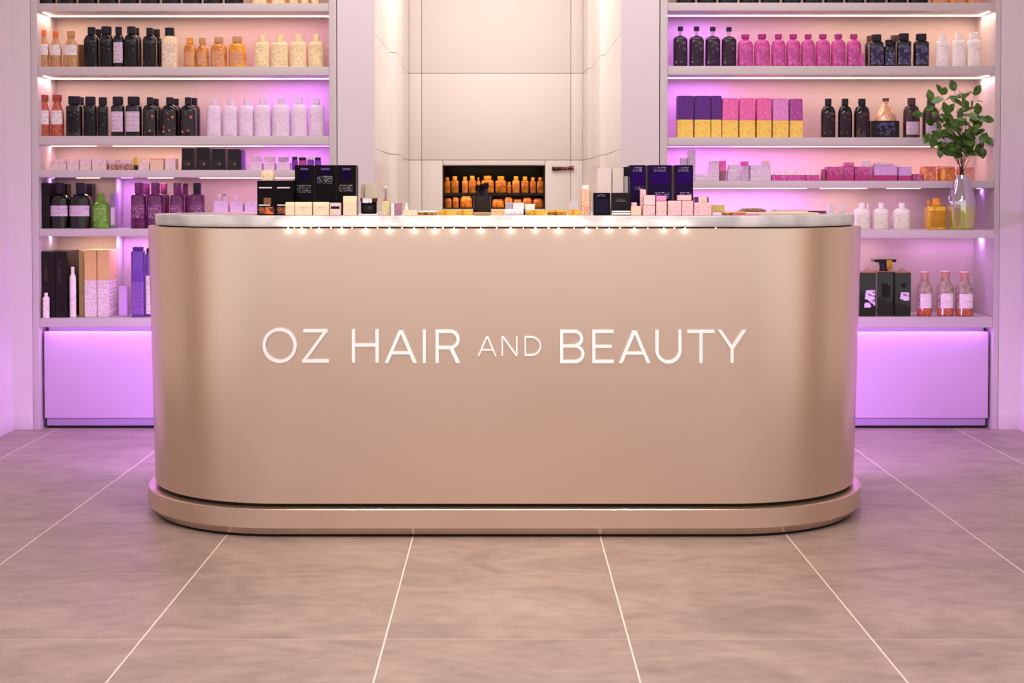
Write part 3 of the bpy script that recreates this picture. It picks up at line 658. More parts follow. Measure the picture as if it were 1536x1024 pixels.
# ---- right unit
run(bottle, 'shampoo_bottle', 'black bottle cut off by the frame', 'top right shelf', 'black bottles on the top right shelf',
    [(1013+i*31.6, 1013+i*31.6+28.5, -55) for i in range(12)], Rs(0), YI, dict(body=K, cap=K2, labels=[(.02, .5, KP, 42)]))
run(bottle, 'shampoo_bottle', 'orange bottle cut off by the frame', 'top right shelf', 'orange bottles on the top right shelf',
    [(1394, 1417, -50), (1420, 1444, -50), (1447, 1471, -50)], Rs(0), YI, dict(body=AMB2, cap=CRM, labels=[(.02, .5, AMBL, 40)]))
run(bottle, 'shampoo_bottle', 'dark plum bottle with clear neck', 'second right shelf', 'dark clear-necked bottles',
    [(1009, 1030.5, 40), (1033, 1055, 40), (1057, 1079.5, 40.5), (1081.5, 1103.5, 41)], Rs(1), YI, dict(body=mat('dark_plum_gloss', (44, 20, 44), .12, coat=.5), cap=K2, neckm=GLS, p=3.2, sh=.66, nk=.78, gap=.11, cw=.38, nw=.6, labels=[(.08, .62, printed('dark_plum_print', (48, 26, 50), (200, 170, 196), dens=.4), 44)]))
run(bottle, 'shampoo_bottle', 'magenta bottle', 'second right shelf', 'magenta bottles on the second right shelf',
    [(1105.5, 1128.5, 52), (1130, 1154, 51.5), (1156, 1177, 51.5), (1178, 1199.5, 51.5), (1200.5, 1221, 51.5), (1222, 1244, 51.5), (1245, 1267, 51.5), (1268.5, 1290, 51.5)], Rs(1), YI,
    dict(body=MAG, cap=mat('magenta_cap', (172, 36, 128), .25), p=2.6, sh=.64, nk=.84, cw=.5, nw=.75, gap=.03, neckm=MAG, labels=[(.08, .55, MAGL, 46)]))
run(carton, 'product_box', 'small magenta box beside the magenta bottles', 'second right shelf', None, [(1288, 1295.5, 80)], Rs(1), 6.68, dict(body=MAGL, D=.04))
DKB = printed('navy_label', (46, 40, 78), (190, 180, 220), dens=.5)
run(bottle, 'shampoo_bottle', 'squared dark bottle with navy label', 'second right shelf', 'squared dark bottles on the second right shelf',
    [(1302, 1323.5, 52), (1324.5, 1340.5, 60), (1343, 1364.5, 50.5), (1369, 1391, 51)], Rs(1), YI, dict(body=K, cap=K2, p=5, sh=.72, nk=.80, cw=.68, labels=[(.08, .64, DKB, 46)]))
run(bottle, 'shampoo_bottle', 'dark brown bottle in the back row', 'second right shelf', 'dark bottles in the back row', [(1296, 1314, 54), (1332, 1350, 53)], Rs(1), 6.84, dict(body=K, cap=mat('brown_cap', (110, 76, 66), .4), p=4, sh=.72, nk=.8, cw=.7, df=.6))
run(bottle, 'shampoo_bottle', 'white bottle with red print', 'second right shelf', 'white bottles on the second right shelf',
    [(1401.5, 1422, 51), (1425.5, 1446, 49.5), (1448, 1468.5, 49, dict(cw=.6))], Rs(1), YI, dict(body=WHT, cap=WHT, p=3, sh=.70, nk=.81, cw=.42, labels=[(.1, .66, WHTL, 46)]))
# third right shelf
run(carton, 'product_box', 'purple over yellow box', 'third right shelf', 'purple and yellow boxes', [(1016, 1039.5, 143.5), (1041.5, 1065.5, 143.5), (1066.5, 1082, 143.5)], Rs(2), 6.69, dict(body=PURL, low=YEL, split=.43, D=.07))
run(carton, 'product_box', 'pink over yellow box', 'third right shelf', 'pink and yellow boxes',
    [(1083, 1107, 147), (1109, 1132.5, 147), (1135, 1157, 147), (1159, 1182.5, 147.5, dict(body=printed('orchid_print', (222, 130, 206), (246, 196, 240), dens=.5), desc='orchid over yellow box')), (1184.5, 1204, 148, dict(body=printed('mauve_print', (166, 60, 150), (216, 150, 206), dens=.5), desc='mauve over yellow box'))],
    Rs(2), 6.69, dict(body=PNK, low=YEL, split=.44, D=.07, top=.94))
run(bottle, 'shampoo_bottle', 'dark brown round-shouldered bottle', 'third right shelf', 'dark brown bottles on the third right shelf',
    [(1230.5, 1252.5, 148), (1256, 1277.5, 148), (1280, 1304, 148)], Rs(2), YI, dict(body=K, cap=K2, p=2.6, sh=.58, nk=.84, cw=.44, labels=[(.1, .62, printed('dark_orange_print', (44, 26, 40), (210, 120, 90), dens=.4), 42)]))
# conical flask on its black box
zz = Rs(2); xa, xb = X(1307, 6.70), X(1348.5, 6.70); zc = Z(181, 6.70)
t = thing('display_box', 'wide black printed box under the copper cone bottle', 'box', ((xa+xb)/2, 6.74, zz))
link('body', tub(bmesh.new(), -(xb-xa)/2, (xb-xa)/2, -.04, .04, 0, zc-zz), bx, t)
link('label', B(-.042, .045, -.0412, -.0402, .012, zc-zz-.006), printed('black_blue_print', (30, 22, 40), (150, 150, 220), dens=.5), t, smooth=False)
t = thing('cone_bottle', 'glittering copper cone-shaped bottle standing on black box', 'bottle', (X(1327.5, 6.74), 6.74, zc+.0005))
hh = Z(152, 6.74)-zc; wd = X(1345, 6.74)-X(1310, 6.74)
link('body', loft(bmesh.new(), [(0, wd, .075, 2), (.004, wd*1.0, .076, 2), (hh*.5, wd*.60, .055, 2), (hh*.85, wd*.31, .032, 2), (hh-.002, wd*.26, .028, 2)]), mottled('copper_glitter', (232, 160, 120), (255, 214, 180), 160, rough=.25, metal=.4), t)
link('cap', loft(bmesh.new(), [(hh-.0015, wd*.28, .03, 2), (hh+.014, wd*.29, .031, 2)]), mat('brown_cap', (110, 76, 66), .4), t)
run(bottle, 'shampoo_bottle', 'dark brown bottle with pink label near plant', 'third right shelf', 'brown bottles beside the plant',
    [(1354, 1378.5, 147), (1383, 1408, 150)], Rs(2), YI, dict(body=mat('smoky_brown_gloss', (64, 40, 44), .15, coat=.4), cap=mat('brown_cap2', (84, 62, 70), .4), p=2.6, sh=.62, nk=.83, cw=.46, labels=[(.08, .4, KW, 46)]))
# fourth right shelf
YJ = 6.69
LG = printed('lilac_grey_card', (236, 212, 236), (120, 90, 150), dens=.6)
PM = mottled('magenta_glass', (160, 30, 110), (206, 80, 160), 70, rough=.15)
run(carton, 'product_box', 'tall lilac grey box', 'fourth right shelf', 'lilac boxes above the purple boxes', [(1021, 1031, 237), (1032, 1043.5, 226)], Rs(3), YJ+.03, dict(body=LG, D=.05))
run(carton, 'product_box', 'low lilac patterned box', 'fourth right shelf', None, [(1043, 1079, 261)], Rs(3), YJ, dict(body=LG, D=.07))
run(carton, 'product_box', 'white box stacked on low lilac box', 'fourth right shelf', None, [(1063.5, 1079, 241)], Z(261, YJ)+.001, YJ+.01, dict(body=LBX, D=.05, top=.86))
run(carton, 'product_box', 'hot pink box with brown base', 'fourth right shelf', None, [(1080.5, 1089, 241)], Rs(3), YJ+.01, dict(body=PNK, low=mat('brown_mauve', (150, 96, 110), .4), split=.5, D=.05))
run(bottle, 'cosmetic_jar', 'broad pale glass jar', 'fourth right shelf', None, [(1089.5, 1111, 247)], Rs(3), YI, dict(body=LG, cap=LIL, p=3, sh=.6, nk=.75, cw=.8, nw=.95), 'jar')
run(carton, 'product_box', 'pink topped mauve box between pale jars', 'fourth right shelf', None, [(1112, 1123, 242)], Rs(3), YJ+.03, dict(body=PNK, low=LG, split=.75, D=.05))
run(carton, 'product_box', 'wide pale lilac box', 'fourth right shelf', None, [(1126, 1156.5, 248)], Rs(3), YJ, dict(body=LG, D=.07))
run(carton, 'product_box', 'tiny pink box on the wide lilac box', 'fourth right shelf', None, [(1143, 1154, 241)], Z(248, YJ)+.001, YJ+.01, dict(body=PKB, D=.04))
MT = printed('magenta_card', (206, 60, 160), (250, 180, 230), dens=.5)
for (a, b, lab) in [(1158.5, 1208.5, 'long magenta tray of small white pots'), (1209.5, 1229.5, 'short magenta tray beside the long tray')]:
    zs = Rs(3); xa, xb = X(a, YJ), X(b, YJ)
    t = thing('display_tray', lab+', fourth right shelf', 'tray', ((xa+xb)/2, YJ+.03, zs), 'magenta trays'); h = (xb-xa)/2; ht = Z(261.5, YJ)-zs
    link('tray_body', tub(bmesh.new(), -h, h, -.03, .03, 0, ht-.002), MT, t)
    link('rim', B(-h-.001, h+.001, -.031, .031, ht-.0018, ht, bev=.0006), WHT, t)
    k = 0; q = xa+.008
    while q+.02 < xb:
        wq = random.Random(int(q*1e4)).uniform(.014, .034); wq = min(wq, xb-q-.004)
        pot = thing('cosmetic_pot', f'small white pot, {ORD[k]} along the {"long" if a < 1200 else "short"} magenta tray', 'jar', (q+wq/2, YJ+.03, zs+ht+.0003), 'white pots on the magenta trays')
        hp = .010+.008*((k*7) % 3)/2
        link('body', loft(bmesh.new(), [(0, wq*.9, .03, 3), (hp*.7, wq, .032, 3)]), WHT, pot); link('lid', loft(bmesh.new(), [(hp*.7+.0003, wq*.96, .031, 3), (hp, wq*.9, .028, 3)]), PKB if k % 2 else WHT, pot)
        q += wq+.005; k += 1
run(carton, 'product_box', 'magenta glass-look box', 'fourth right shelf', 'magenta boxes on the fourth right shelf',
    [(1240.5, 1263, 250), (1266, 1281, 249), (1282, 1307, 250)], Rs(3), YJ, dict(body=PM, low=mat('magenta_low', (190, 40, 130), .25), split=.4, D=.07))
run(carton, 'product_box', 'small pink box on a magenta box', 'fourth right shelf', 'small boxes on the magenta boxes', [(1267, 1281, 243.5), (1294, 1306, 241, dict(body=WHTL))], Z(249, YJ)+.001, YJ+.012, dict(body=PNK, D=.045))
run(bottle, 'cosmetic_jar', 'dusty mauve pot beside the magenta tray', 'fourth right shelf', None, [(1230.5, 1239.5, 254)], Rs(3), YI, dict(body=mat('mauve_pot', (170, 90, 130), .3), cap=mat('mauve_pot', (170, 90, 130), .3), p=2.4, sh=.6, nk=.8, cw=.8), 'jar')
run(carton, 'product_box', 'lilac over magenta box', 'fourth right shelf', 'lilac over magenta boxes', [(1311, 1346, 248), (1348, 1367.5, 250)], Rs(3), YJ, dict(body=printed('lilac_on_magenta', (214, 166, 222), (150, 80, 170), dens=.4), low=mat('magenta_low', (190, 40, 130), .25), split=.36, D=.07))
run(carton, 'product_box', 'thin white striped box stacked on lilac box', 'fourth right shelf', None, [(1313, 1340, 244)], Z(248, YJ)+.001, YJ+.01, dict(body=printed('white_magenta_stripe', (250, 232, 236), (200, 60, 140), dens=.6), D=.05))
run(carton, 'product_box', 'low magenta box beside the orange tins', 'fourth right shelf', None, [(1368.5, 1384, 261)], Rs(3), YJ, dict(body=PM, D=.07))
OR1 = mottled('orange_foil', (226, 110, 60), (250, 180, 80), 60, rough=.22, metal=.2)
run(carton, 'product_box', 'coral orange box left of the vase', 'fourth right shelf', None, [(1385.5, 1404.5, 249.5)], Rs(3), YJ, dict(body=mottled('coral_foil', (206, 90, 90), (236, 150, 80), 50, rough=.25), D=.07))
run(bottle, 'cosmetic_tin', 'round orange foil tin behind the vase', 'fourth right shelf', None, [(1405.5, 1432, 248.5)], Rs(3), 6.73, dict(body=OR1, cap=mat('peach_lid', (250, 190, 170), .3), p=2.4, sh=.75, nk=.8, cw=.95, nw=.97), 'tin')
run(bottle, 'cosmetic_tin', 'round pink coral tin right of the vase stems', 'fourth right shelf', None, [(1434, 1461.5, 249.5)], Rs(3), 6.73, dict(body=mottled('pink_coral_foil', (240, 140, 120), (250, 190, 170), 60, rough=.25), cap=mat('peach_lid', (250, 190, 170), .3), p=2.4, sh=.75, nk=.8, cw=.9, nw=.97), 'tin')
# fifth right shelf (the deep one)
run(bottle, 'lotion_bottle', 'white lotion bottle just behind the counter end', 'fifth right shelf', 'white lotion bottles behind the counter',
    [(1240, 1254, 306), (1257, 1271, 306)], Rs(4), 6.73, dict(body=WHT, cap=WHT, p=3, sh=.62, nk=.70, cw=.6, labels=[(.1, .55, LILL, 44)]))
run(bottle, 'lotion_bottle', 'white lotion bottle with narrow neck', 'fifth right shelf', 'white lotion bottles on the fifth right shelf',
    [(1281, 1304.5, 304), (1311, 1332, 304), (1341, 1364.5, 304)], Rs(4), 6.66, dict(body=WHT, cap=WHT, p=3.6, sh=.68, nk=.80, cw=.34, labels=[(.06, .6, WHTL, 46)]))
run(bottle, 'lotion_bottle', 'white bottle hidden behind the others', 'fifth right shelf', 'half hidden white bottles', [(1299, 1308, 305), (1336, 1350, 318)], Rs(4), 6.8, dict(body=LIL, cap=LIL, p=3.6, sh=.68, nk=.80, cw=.6))
run(bottle, 'hair_oil_bottle', 'yellow amber bottle left of the vase', 'fifth right shelf', None, [(1391, 1418.5, 297)], Rs(4), 6.62, dict(body=mottled('yellow_amber', (214, 150, 10), (240, 186, 30), 40, rough=.12, coat=.5), cap=AMB2, p=5, sh=.70, nk=.76, cw=.40, capt=1.1, labels=[(.08, .6, printed('yellow_amber_print', (200, 140, 20), (120, 70, 10), dens=.55), 46)]))
run(bottle, 'hair_oil_bottle', 'yellow amber bottle behind its twin', 'fifth right shelf', None, [(1387, 1402, 300)], Rs(4), 6.74, dict(body=mottled('yellow_amber', (214, 150, 10), (240, 186, 30), 40, rough=.12, coat=.5), cap=AMB2, p=4, sh=.70, nk=.76, cw=.5))
# bottom right shelf
SPL = mottled('black_white_splash', (28, 20, 30), (236, 214, 240), 38, thr=(.46, .49), rough=.3)
for (a, b, yt, lab, lb) in [(1290, 1315, 409, 'black canister with white splash pattern, bottom right shelf', [(.3, .95, .2, .6, SPL)]),
                           (1343.5, 1367.5, 409, 'black canister with white wing print, bottom right shelf', [(.2, .9, .36, .55, SPL), (.4, .7, .66, .76, KP)])]:
    t = carton('canister', lab, 'black canisters', a, b, yt, Rs(5), YS, dict(body=K, D=.075, labels=lb), 'canister')
    wd_ = X(b, YS)-X(a, YS); ht = Z(yt, YS)-Rs(5)
    link('lid', B(-wd_*.51, wd_*.51, -.039, .039, ht+.0002, ht+.004, bev=.001), mat('copper_lid', (196, 128, 92), .3, .8), t)
    bmk = bmesh.new(); tube(bmk, [(.012*math.cos(q*PI/6)+.005, 0, ht+.004+.012*math.sin(q*PI/6)) for q in range(7)], .0022)
    link('handle', bmk, mat('brass_ring', (190, 140, 60), .3, .9), t)
t = carton('pump_dispenser', 'tall black dispenser with wide flat pump, bottom right shelf', None, 1317, 1342.5, 408, Rs(5), YS+.02, dict(body=K, D=.08, labels=[(.25, .75, .42, .74, KP)]), 'dispenser')
ht = Z(408, YS+.02)-Rs(5); hp = Z(389, YS+.02)-Rs(5)
link('lid', B(-.043, .043, -.042, .042, ht+.0002, ht+.004, bev=.001), mat('copper_lid', (196, 128, 92), .3, .8), t)
link('pump_neck', loft(bmesh.new(), [(ht+.0042, .045, .045, 2), (ht+.02, .038, .038, 2), (hp-.014, .05, .05, 3)]), K2, t)
link('pump_head', tub(bmesh.new(), -.052, .050, -.03, .03, hp-.0138, hp, top=1.05), K, t)
link('brass_clasp', B(.005, .032, -.032, -.026, ht+.012, hp-.004, bev=.001), mat('brass_ring', (190, 140, 60), .3, .9), t)
CLB = mottled('frosted_taupe_glass', (158, 134, 116), (196, 176, 164), 60, rough=.2)
for i, (a, b, yt) in enumerate([(1377, 1398.5, 407), (1407, 1431, 406), (1435, 1460, 407)]):
    zs = Rs(5); Yq = 6.72; wd_ = X(b, Yq)-X(a, Yq); ht = Z(yt, Yq)-zs
    t = thing('bath_salt_bottle', f'frosted bottle with copper base and white-topped stopper, {ORD[i]} of three, bottom right shelf', 'bottle', (X((a+b)/2, Yq), Yq, zs), 'stoppered bottles on the bottom right shelf')
    link('base_band', loft(bmesh.new(), [(0, wd_*.92, wd_*.92, 2.3), (.004, wd_, wd_, 2.3), (ht*.16, wd_, wd_, 2.3)]), mottled('copper_base', (176, 84, 50), (206, 116, 76), 50, rough=.3), t)
    link('body', loft(bmesh.new(), [(ht*.16+.0003, wd_, wd_, 2.3), (ht*.62, wd_, wd_, 2.3), (ht*.70, wd_*.86, wd_*.86, 2.2), (ht*.77, wd_*.55, wd_*.55, 2), (ht*.84, wd_*.46, wd_*.46, 2)]), CLB, t)
    link('label', curved_label(wd_, wd_, 2.3, ht*.18, ht*.5, 48), WHTL, t)
    link('stopper', loft(bmesh.new(), [(ht*.84+.0003, wd_*.5, wd_*.5, 2), (ht-.004, wd_*.6, wd_*.6, 2)]), mat('cork_pink', (206, 150, 130), .5), t)
    link('stopper_top', loft(bmesh.new(), [(ht-.0038, wd_*.64, wd_*.64, 2), (ht, wd_*.64, wd_*.64, 2)]), WHT, t)

# ---- vase with green branches
zs = Rs(4); Yv = 6.575; vx = X(1442.5, Yv); hv = Z(262.5, Yv)-zs; k_ = 1/F*Yv
V = thing('vase', 'silvery fluted glass vase holding green branches on the shelf', 'vase', (vx, Yv, zs))
def vmat():
    m = mat('iridescent_silver_glass', (190, 182, 200), .06, .85); nt = m.node_tree; b = nt.nodes['Principled BSDF']
    tc = node(nt, 'ShaderNodeTexCoord'); sx = node(nt, 'ShaderNodeSeparateXYZ'); nt.links.new(tc.outputs['Object'], sx.inputs[0])
    n = node(nt, 'ShaderNodeTexNoise'); n.inputs['Scale'].default_value = 30; nt.links.new(tc.outputs['Object'], n.inputs['Vector'])
    s = math_(nt, 'ADD', sx.outputs['Z'], math_(nt, 'MULTIPLY', n.outputs['Fac'], .05))
    f = math_(nt, 'MULTIPLY', math_(nt, 'SUBTRACT', .155, s), 18); nt.nodes[-1].use_clamp = True
    mx = node(nt, 'ShaderNodeMix', data_type='RGBA'); nt.links.new(f, mx.inputs[0]); mx.inputs[6].default_value = rgb((196, 188, 206)); mx.inputs[7].default_value = rgb((200, 204, 128))
    nt.links.new(mx.outputs[2], b.inputs['Base Color']); return m
bm = bmesh.new(); n = 40; prof = [(0, 17), (1.5, 18.2), (12, 19), (30, 20.4), (42, 20.4), (55, 17.5), (66, 14), (75, 11), (82.5, 9.6)]
rings = []
prof2 = []
for (a, b), (c, d) in zip(prof, prof[1:]):
    for q in range(3): u = q/3; prof2.append((a+(c-a)*u, b+(d-b)*u))
prof2.append(prof[-1])
sc_ = hv/82.5
for (h_, r_) in prof2:
    rings.append([bm.verts.new(((r_*k_)*(1+.018*math.cos(10*2*PI*i/n))*math.cos(2*PI*i/n), (r_*k_)*(1+.018*math.cos(10*2*PI*i/n))*math.sin(2*PI*i/n), h_*sc_)) for i in range(n)])
inner = [[bm.verts.new((v.co.x*.86, v.co.y*.86, max(v.co.z, .004))) for v in r] for r in rings]
allr = rings+inner[::-1]
for a, b in zip(allr, allr[1:]):
    for i in range(n): bm.faces.new((a[i], a[(i+1) % n], b[(i+1) % n], b[i]))
bm.faces.new(rings[0][::-1]); bm.faces.new(inner[0])
link('vase_body', bm, vmat(), V, sharp=1.2)
bmv = bmesh.new()
PL = thing('green_branches', 'bunch of leafy green branches standing in the silvery vase', 'plant', (vx, Yv, zs+hv))
M_STEM = mat('dark_stem', (62, 46, 34), .6)
M_LEAF = mottled('green_leaf', (44, 78, 24), (92, 130, 48), 35, rough=.42, thr=(.35, .65))
M_LEAF2 = mottled('pale_green_leaf', (96, 132, 84), (126, 158, 104), 30, rough=.5, thr=(.35, .65))
rnd = random.Random(11)
def leaf(bm, pos, d, size, wid=.62, mi=0):
    d = Vector(d).normalized(); up = Vector((rnd.uniform(-.5, .5), rnd.uniform(-1, -.2), rnd.uniform(.1, .8)))
    s = d.cross(up); s = s.normalized() if s.length > .05 else Vector((1, 0, 0)); nn = s.cross(d)
    sec = [(0, .04), (.14, .30), (.35, .48), (.6, .50), (.82, .32), (1, .03)]
    L, R, Cn = [], [], []
    for u, wv in sec:
        c = pos+d*size*u-nn*size*.16*u*u
        L.append(bm.verts.new(c-s*wv*size*wid+nn*.1*wv*size)); R.append(bm.verts.new(c+s*wv*size*wid+nn*.1*wv*size)); Cn.append(bm.verts.new(c))
    for i in range(len(sec)-1):
        f1 = bm.faces.new((L[i], Cn[i], Cn[i+1], L[i+1])); f2 = bm.faces.new((Cn[i], R[i], R[i+1], Cn[i+1]))
        f1.material_index = f2.material_index = mi
# branch tips in photo pixels (around the vase mouth), with depth offset towards (-) or away (+) from the camera
tips = [(1396, 152, -.02), (1412, 142, -.05), (1418, 170, -.09), (1432, 136, .0), (1442, 150, -.06), (1450, 164, -.10), (1460, 143, -.02), (1466, 172, -.05), (1468, 190, .0), (1400, 186, -.06), (1470, 214, -.08), (1408, 208, -.10), (1428, 190, -.12), (1456, 196, -.12), (1440, 206, -.08)]
fol = bmesh.new()
for (tx_, ty_, dy) in tips:
    Yt = Yv-.05+dy; p1 = Vector((X(tx_, Yt)-vx, Yt-Yv, Z(ty_, Yt)-zs-hv))
    p0 = Vector((rnd.uniform(-.014, .014), rnd.uniform(-.012, .012), -hv*.75)); pm = Vector((p1.x*.22, p1.y*.3-.004, p1.z*.42))
    pk = Vector((p0.x*.6, p0.y*.6, .004)); pts = []
    for i in range(13):
        u = i/12
        if u < .4: v_ = p0.lerp(pk, u/.4)
        else:
            q = (u-.4)/.6; v_ = (1-q)**2*pk+2*q*(1-q)*pm+q*q*p1
        pts.append(v_)
    link('stem', tube(bmesh.new(), pts, [.0019-.0011*i/12 for i in range(13)], 6), M_STEM, PL)
    for j in range(10):
        q = .40+.60*j/9; v_ = (1-q)**2*pk+2*q*(1-q)*pm+q*q*p1
        if v_.z < .085: continue
        dd = (p1-pk).normalized(); sd = Vector((rnd.uniform(-1, 1), rnd.uniform(-.9, .4), rnd.uniform(-.55, .6)))
        leaf(fol, v_+Vector((0, 0, 0)), sd+dd*.3, rnd.uniform(.042, .060), rnd.uniform(.55, .8), 1 if rnd.random() < .12 else 0)
    leaf(fol, p1, (p1-pm).normalized()+Vector((rnd.uniform(-.6, .6), 0, rnd.uniform(-.2, .3))), .056, .66)
for (a, b, dx, dz) in [(1413, 219, -.3, -1), (1468, 218, .25, -1), (1476, 205, .6, -.6), (1395, 200, -.6, -.8), (1385, 172, -1, .1), (1472, 178, 1, -.1), (1402, 205, -.3, -.8), (1473, 220, .1, -1)]:
    Yt = Yv-.08; leaf(fol, Vector((X(a, Yt)-vx, Yt-Yv, Z(b, Yt)-zs-hv)), (dx, -.2, dz), .056, .66)
link('foliage', fol, [M_LEAF, M_LEAF2], PL, smooth=True, sharp=3)

# ------------------------------------------------------------------ display recess with amber bottles at the end of the passage
DC = thing('display_case', 'dark recessed display case with amber bottles in the passage wall', 'display case', ((hx0+hx1)/2, YN+.1, hz0))
ox, oy, oz = (hx0+hx1)/2, YN+.1, hz0
def dc(name, x0, x1, y0, y1, z0, z1, m): return link(name, B(x0-ox, x1-ox, y0-oy, y1-oy, z0-oz, z1-oz), m, DC, smooth=False)
NV = mat('midnight_back', (5, 3, 10), .3, ior=1.2); KB = mat('dark_brown_frame', (40, 22, 14), .35)
YD = YN+.30
zsh = Z(289, YN+.06)
dc('back_panel', hx0+.001, hx1-.001, YD, YD+.01, hz0+.001, hz1-.001, NV)
dc('side_panel', hx0+.0005, hx0+.006, YN+.004, YD, hz0+.001, hz1-.001, KB); dc('side_panel', hx1-.006, hx1-.0005, YN+.004, YD, hz0+.001, hz1-.001, KB)
dc('top_panel', hx0+.006, hx1-.006, YN+.004, YD, hz1-.006, hz1-.0005, KB); dc('bottom_panel', hx0+.006, hx1-.006, YN+.004, YD, hz0+.0005, hz0+.006, KB)
dc('shelf', hx0+.006, hx1-.006, YN+.03, YD, zsh-.018, zsh, KB)
o = area('display_case_light', (ox, YN+.05, hz1-.012), (.55, .03), .9, (1, .66, .3), (0, .5, -1)); o.parent = DC; o.matrix_parent_inverse = Matrix.Translation((-ox, -oy, -oz))
o = area('display_case_light', (ox, YN+.045, zsh-.022), (.55, .02), .5, (1, .62, .25), (0, .5, -1)); o.parent = DC; o.matrix_parent_inverse = Matrix.Translation((-ox, -oy, -oz))
AG = mottled('honey_glass', (168, 86, 14), (214, 134, 34), 40, rough=.2, coat=.5)
ACAP = mat('honey_cap', (214, 140, 30), .3)
run(bottle, 'perfume_bottle', 'honey amber bottle', 'upper row of the display case', 'amber bottles in the upper row of the display case',
    [(666.5, 675.5, 266), (676.5, 688, 264.5), (693, 702, 265, dict(body=AMB)), (703, 714, 264), (715, 720.5, 266, dict(cw=.3)), (722, 741, 264), (743, 759.5, 264.5), (760.5, 767, 273), (768.5, 779.5, 264.5, dict(body=AMB)), (782, 793, 265), (795, 804, 266), (805.5, 815.5, 266)],
    zsh+.0003, YN+.11, dict(body=AG, cap=ACAP, p=3.4, sh=.66, nk=.76, cw=.6, df=.7))
run(bottle, 'perfume_bottle', 'honey amber bottle', 'lower row of the display case', 'amber bottles in the lower row of the display case',
    [(667, 677.5, 297), (679, 688, 296), (690.5, 708, 294), (738, 756, 299), (757, 769, 296), (770, 783, 299), (784, 798, 297), (799.5, 815.5, 298)],
    hz0+.0063, YN+.11, dict(body=AG, cap=AMB, p=4.5, sh=.84, nk=.88, cw=.8, df=.7))
# tortoiseshell handle fixed to the panel right of the case
yy = YN-.012; t = thing('wall_handle', 'small dark tortoiseshell handle on the cream passage wall', 'handle', (X(844, yy), yy, Z(252.5, yy)))
pts = [(X(q, yy)-X(844, yy), 0, Z(y_, yy)-Z(252.5, yy)) for q, y_ in ((828, 252.5), (834, 253), (842, 252.8), (850, 252.3), (857, 251.8), (860, 252))]
link('grip', tube(bmesh.new(), pts, [.014, .013, .011, .010, .012, .016], 12), mottled('tortoiseshell', (34, 12, 8), (176, 50, 20), 50, rough=.15, thr=(.52, .62)), t)
for q in (834, 855): link('mount', tube(bmesh.new(), [(X(q, yy)-X(844, yy), .004, 0), (X(q, yy)-X(844, yy), .0118, 0)], .005), KB, t)

# ------------------------------------------------------------------ things on the counter
ZT = zt1+.0004
DBX = mat('deep_black_box', (14, 8, 12), .3, ior=1.25)
DGL = printed('box_silver_print', (16, 10, 14), (190, 180, 200), line=.006, dens=.6, gx=420, big=90)
AMBW = mottled('amber_window', (60, 20, 10), (236, 110, 20), 70, thr=(.45, .62))
CC = mat('cream_carton', (240, 220, 190), .5)
CCL = printed('cream_carton_print', (240, 220, 190), (150, 110, 90), line=.006, dens=.45, gx=400, big=80)
DPU = mat('deep_violet_box', (30, 10, 58), .3, ior=1.25)
VPL = printed('violet_silver_print', (44, 16, 80), (200, 180, 230), line=.006, dens=.55, gx=420, big=90)
PKC = mat('pink_carton', (246, 198, 204), .5)
PKL = printed('pink_carton_print', (246, 198, 204), (190, 120, 140), line=.006, dens=.45, gx=400, big=80)
def cbox(lab, x0, x1, yt, Y, m, labels=(), D=.05, name='product_box', group=None, zs=None, **k):
    return carton(name, lab, group, x0, x1, yt, ZT if zs is None else zs, Y, dict(body=m, D=D, labels=list(labels), **k))
Y1, Y2, Y3 = 4.63, 4.70, 4.80
LW = mat('thin_white_print', (215, 205, 215), .4)
bk = 'black boxes on the left of the counter'
cbox('shorter black box with amber window, leftmost on the counter', 385.5, 412, 271, Y1+.02, DBX, [(.1, .85, .78, .82, LW), (.1, .75, .27, .31, LW), (.38, .8, .32, .5, mat('brown_window', (130, 84, 40), .3)), (.08, .97, .03, .24, AMBW)], .07, group=bk)
cbox('shorter black box with amber window, beside the tall boxes', 413, 440.5, 271, Y1+.02, DBX, [(.1, .8, .78, .82, LW), (.1, .6, .27, .31, LW), (.1, .7, .03, .24, AMBW)], .07, group=bk)
z2 = Z(271, Y1+.02)+.001
cbox('small cream cube on top of the leftmost black box', 392, 410, 255, Y1+.03, CCL, D=.04, zs=z2)
cbox('flat pink leaflet pack on the second black box', 413, 440, 268.6, Y1+.025, mat('pink_leaflet', (240, 170, 200), .5), D=.06, zs=z2, name='leaflet_pack')
bt = 'tall black boxes on the left of the counter'
for lab, a, b, hi in [('tall black box with silver print nearest the cream cube', 442, 470.5, .45), ('tall black box in the middle of the three', 472, 503.5, .63), ('tall black box on the right of the three', 505, 534, .47)]:
    t = cbox(lab, a, b, 247.5, Y2, DBX, [(.12, .85, hi, hi+.15, DGL), (.3, .72, .9, .94, mat('violet_mark', (84, 60, 150), .3)), (.25, .8, .70+.1*(hi > .6), .88, mat('painted_sheen_dark', (22, 8, 48), .45, ior=1.15))], .08, group=bt)  # faint violet glow near the top is painted as a dark patch
cg = 'small cream boxes along the left of the counter'
cbox('narrow cream box before the second black box', 428, 441.5, 303, 4.602, CC, [(.3, .7, .6, .7, CCL)], .022, group=cg)
cbox('wide cream box before the first tall black box', 442, 468, 303, 4.602, CC, [(.3, .75, .4, .75, CCL)], .03, group=cg)
cbox('wide cream box before the middle tall black box', 469.5, 493.5, 303, 4.602, CC, [(.35, .65, .5, .7, CCL)], .03, group=cg)
cbox('small pinkish box with dark stripe beside cream boxes', 494.5, 511, 304, 4.61, mat('pale_rose_card', (240, 210, 210), .5), [(.1, .9, .52, .72, mat('navy_stripe', (30, 26, 50), .4)), (.15, .6, .1, .45, CCL)], .03)
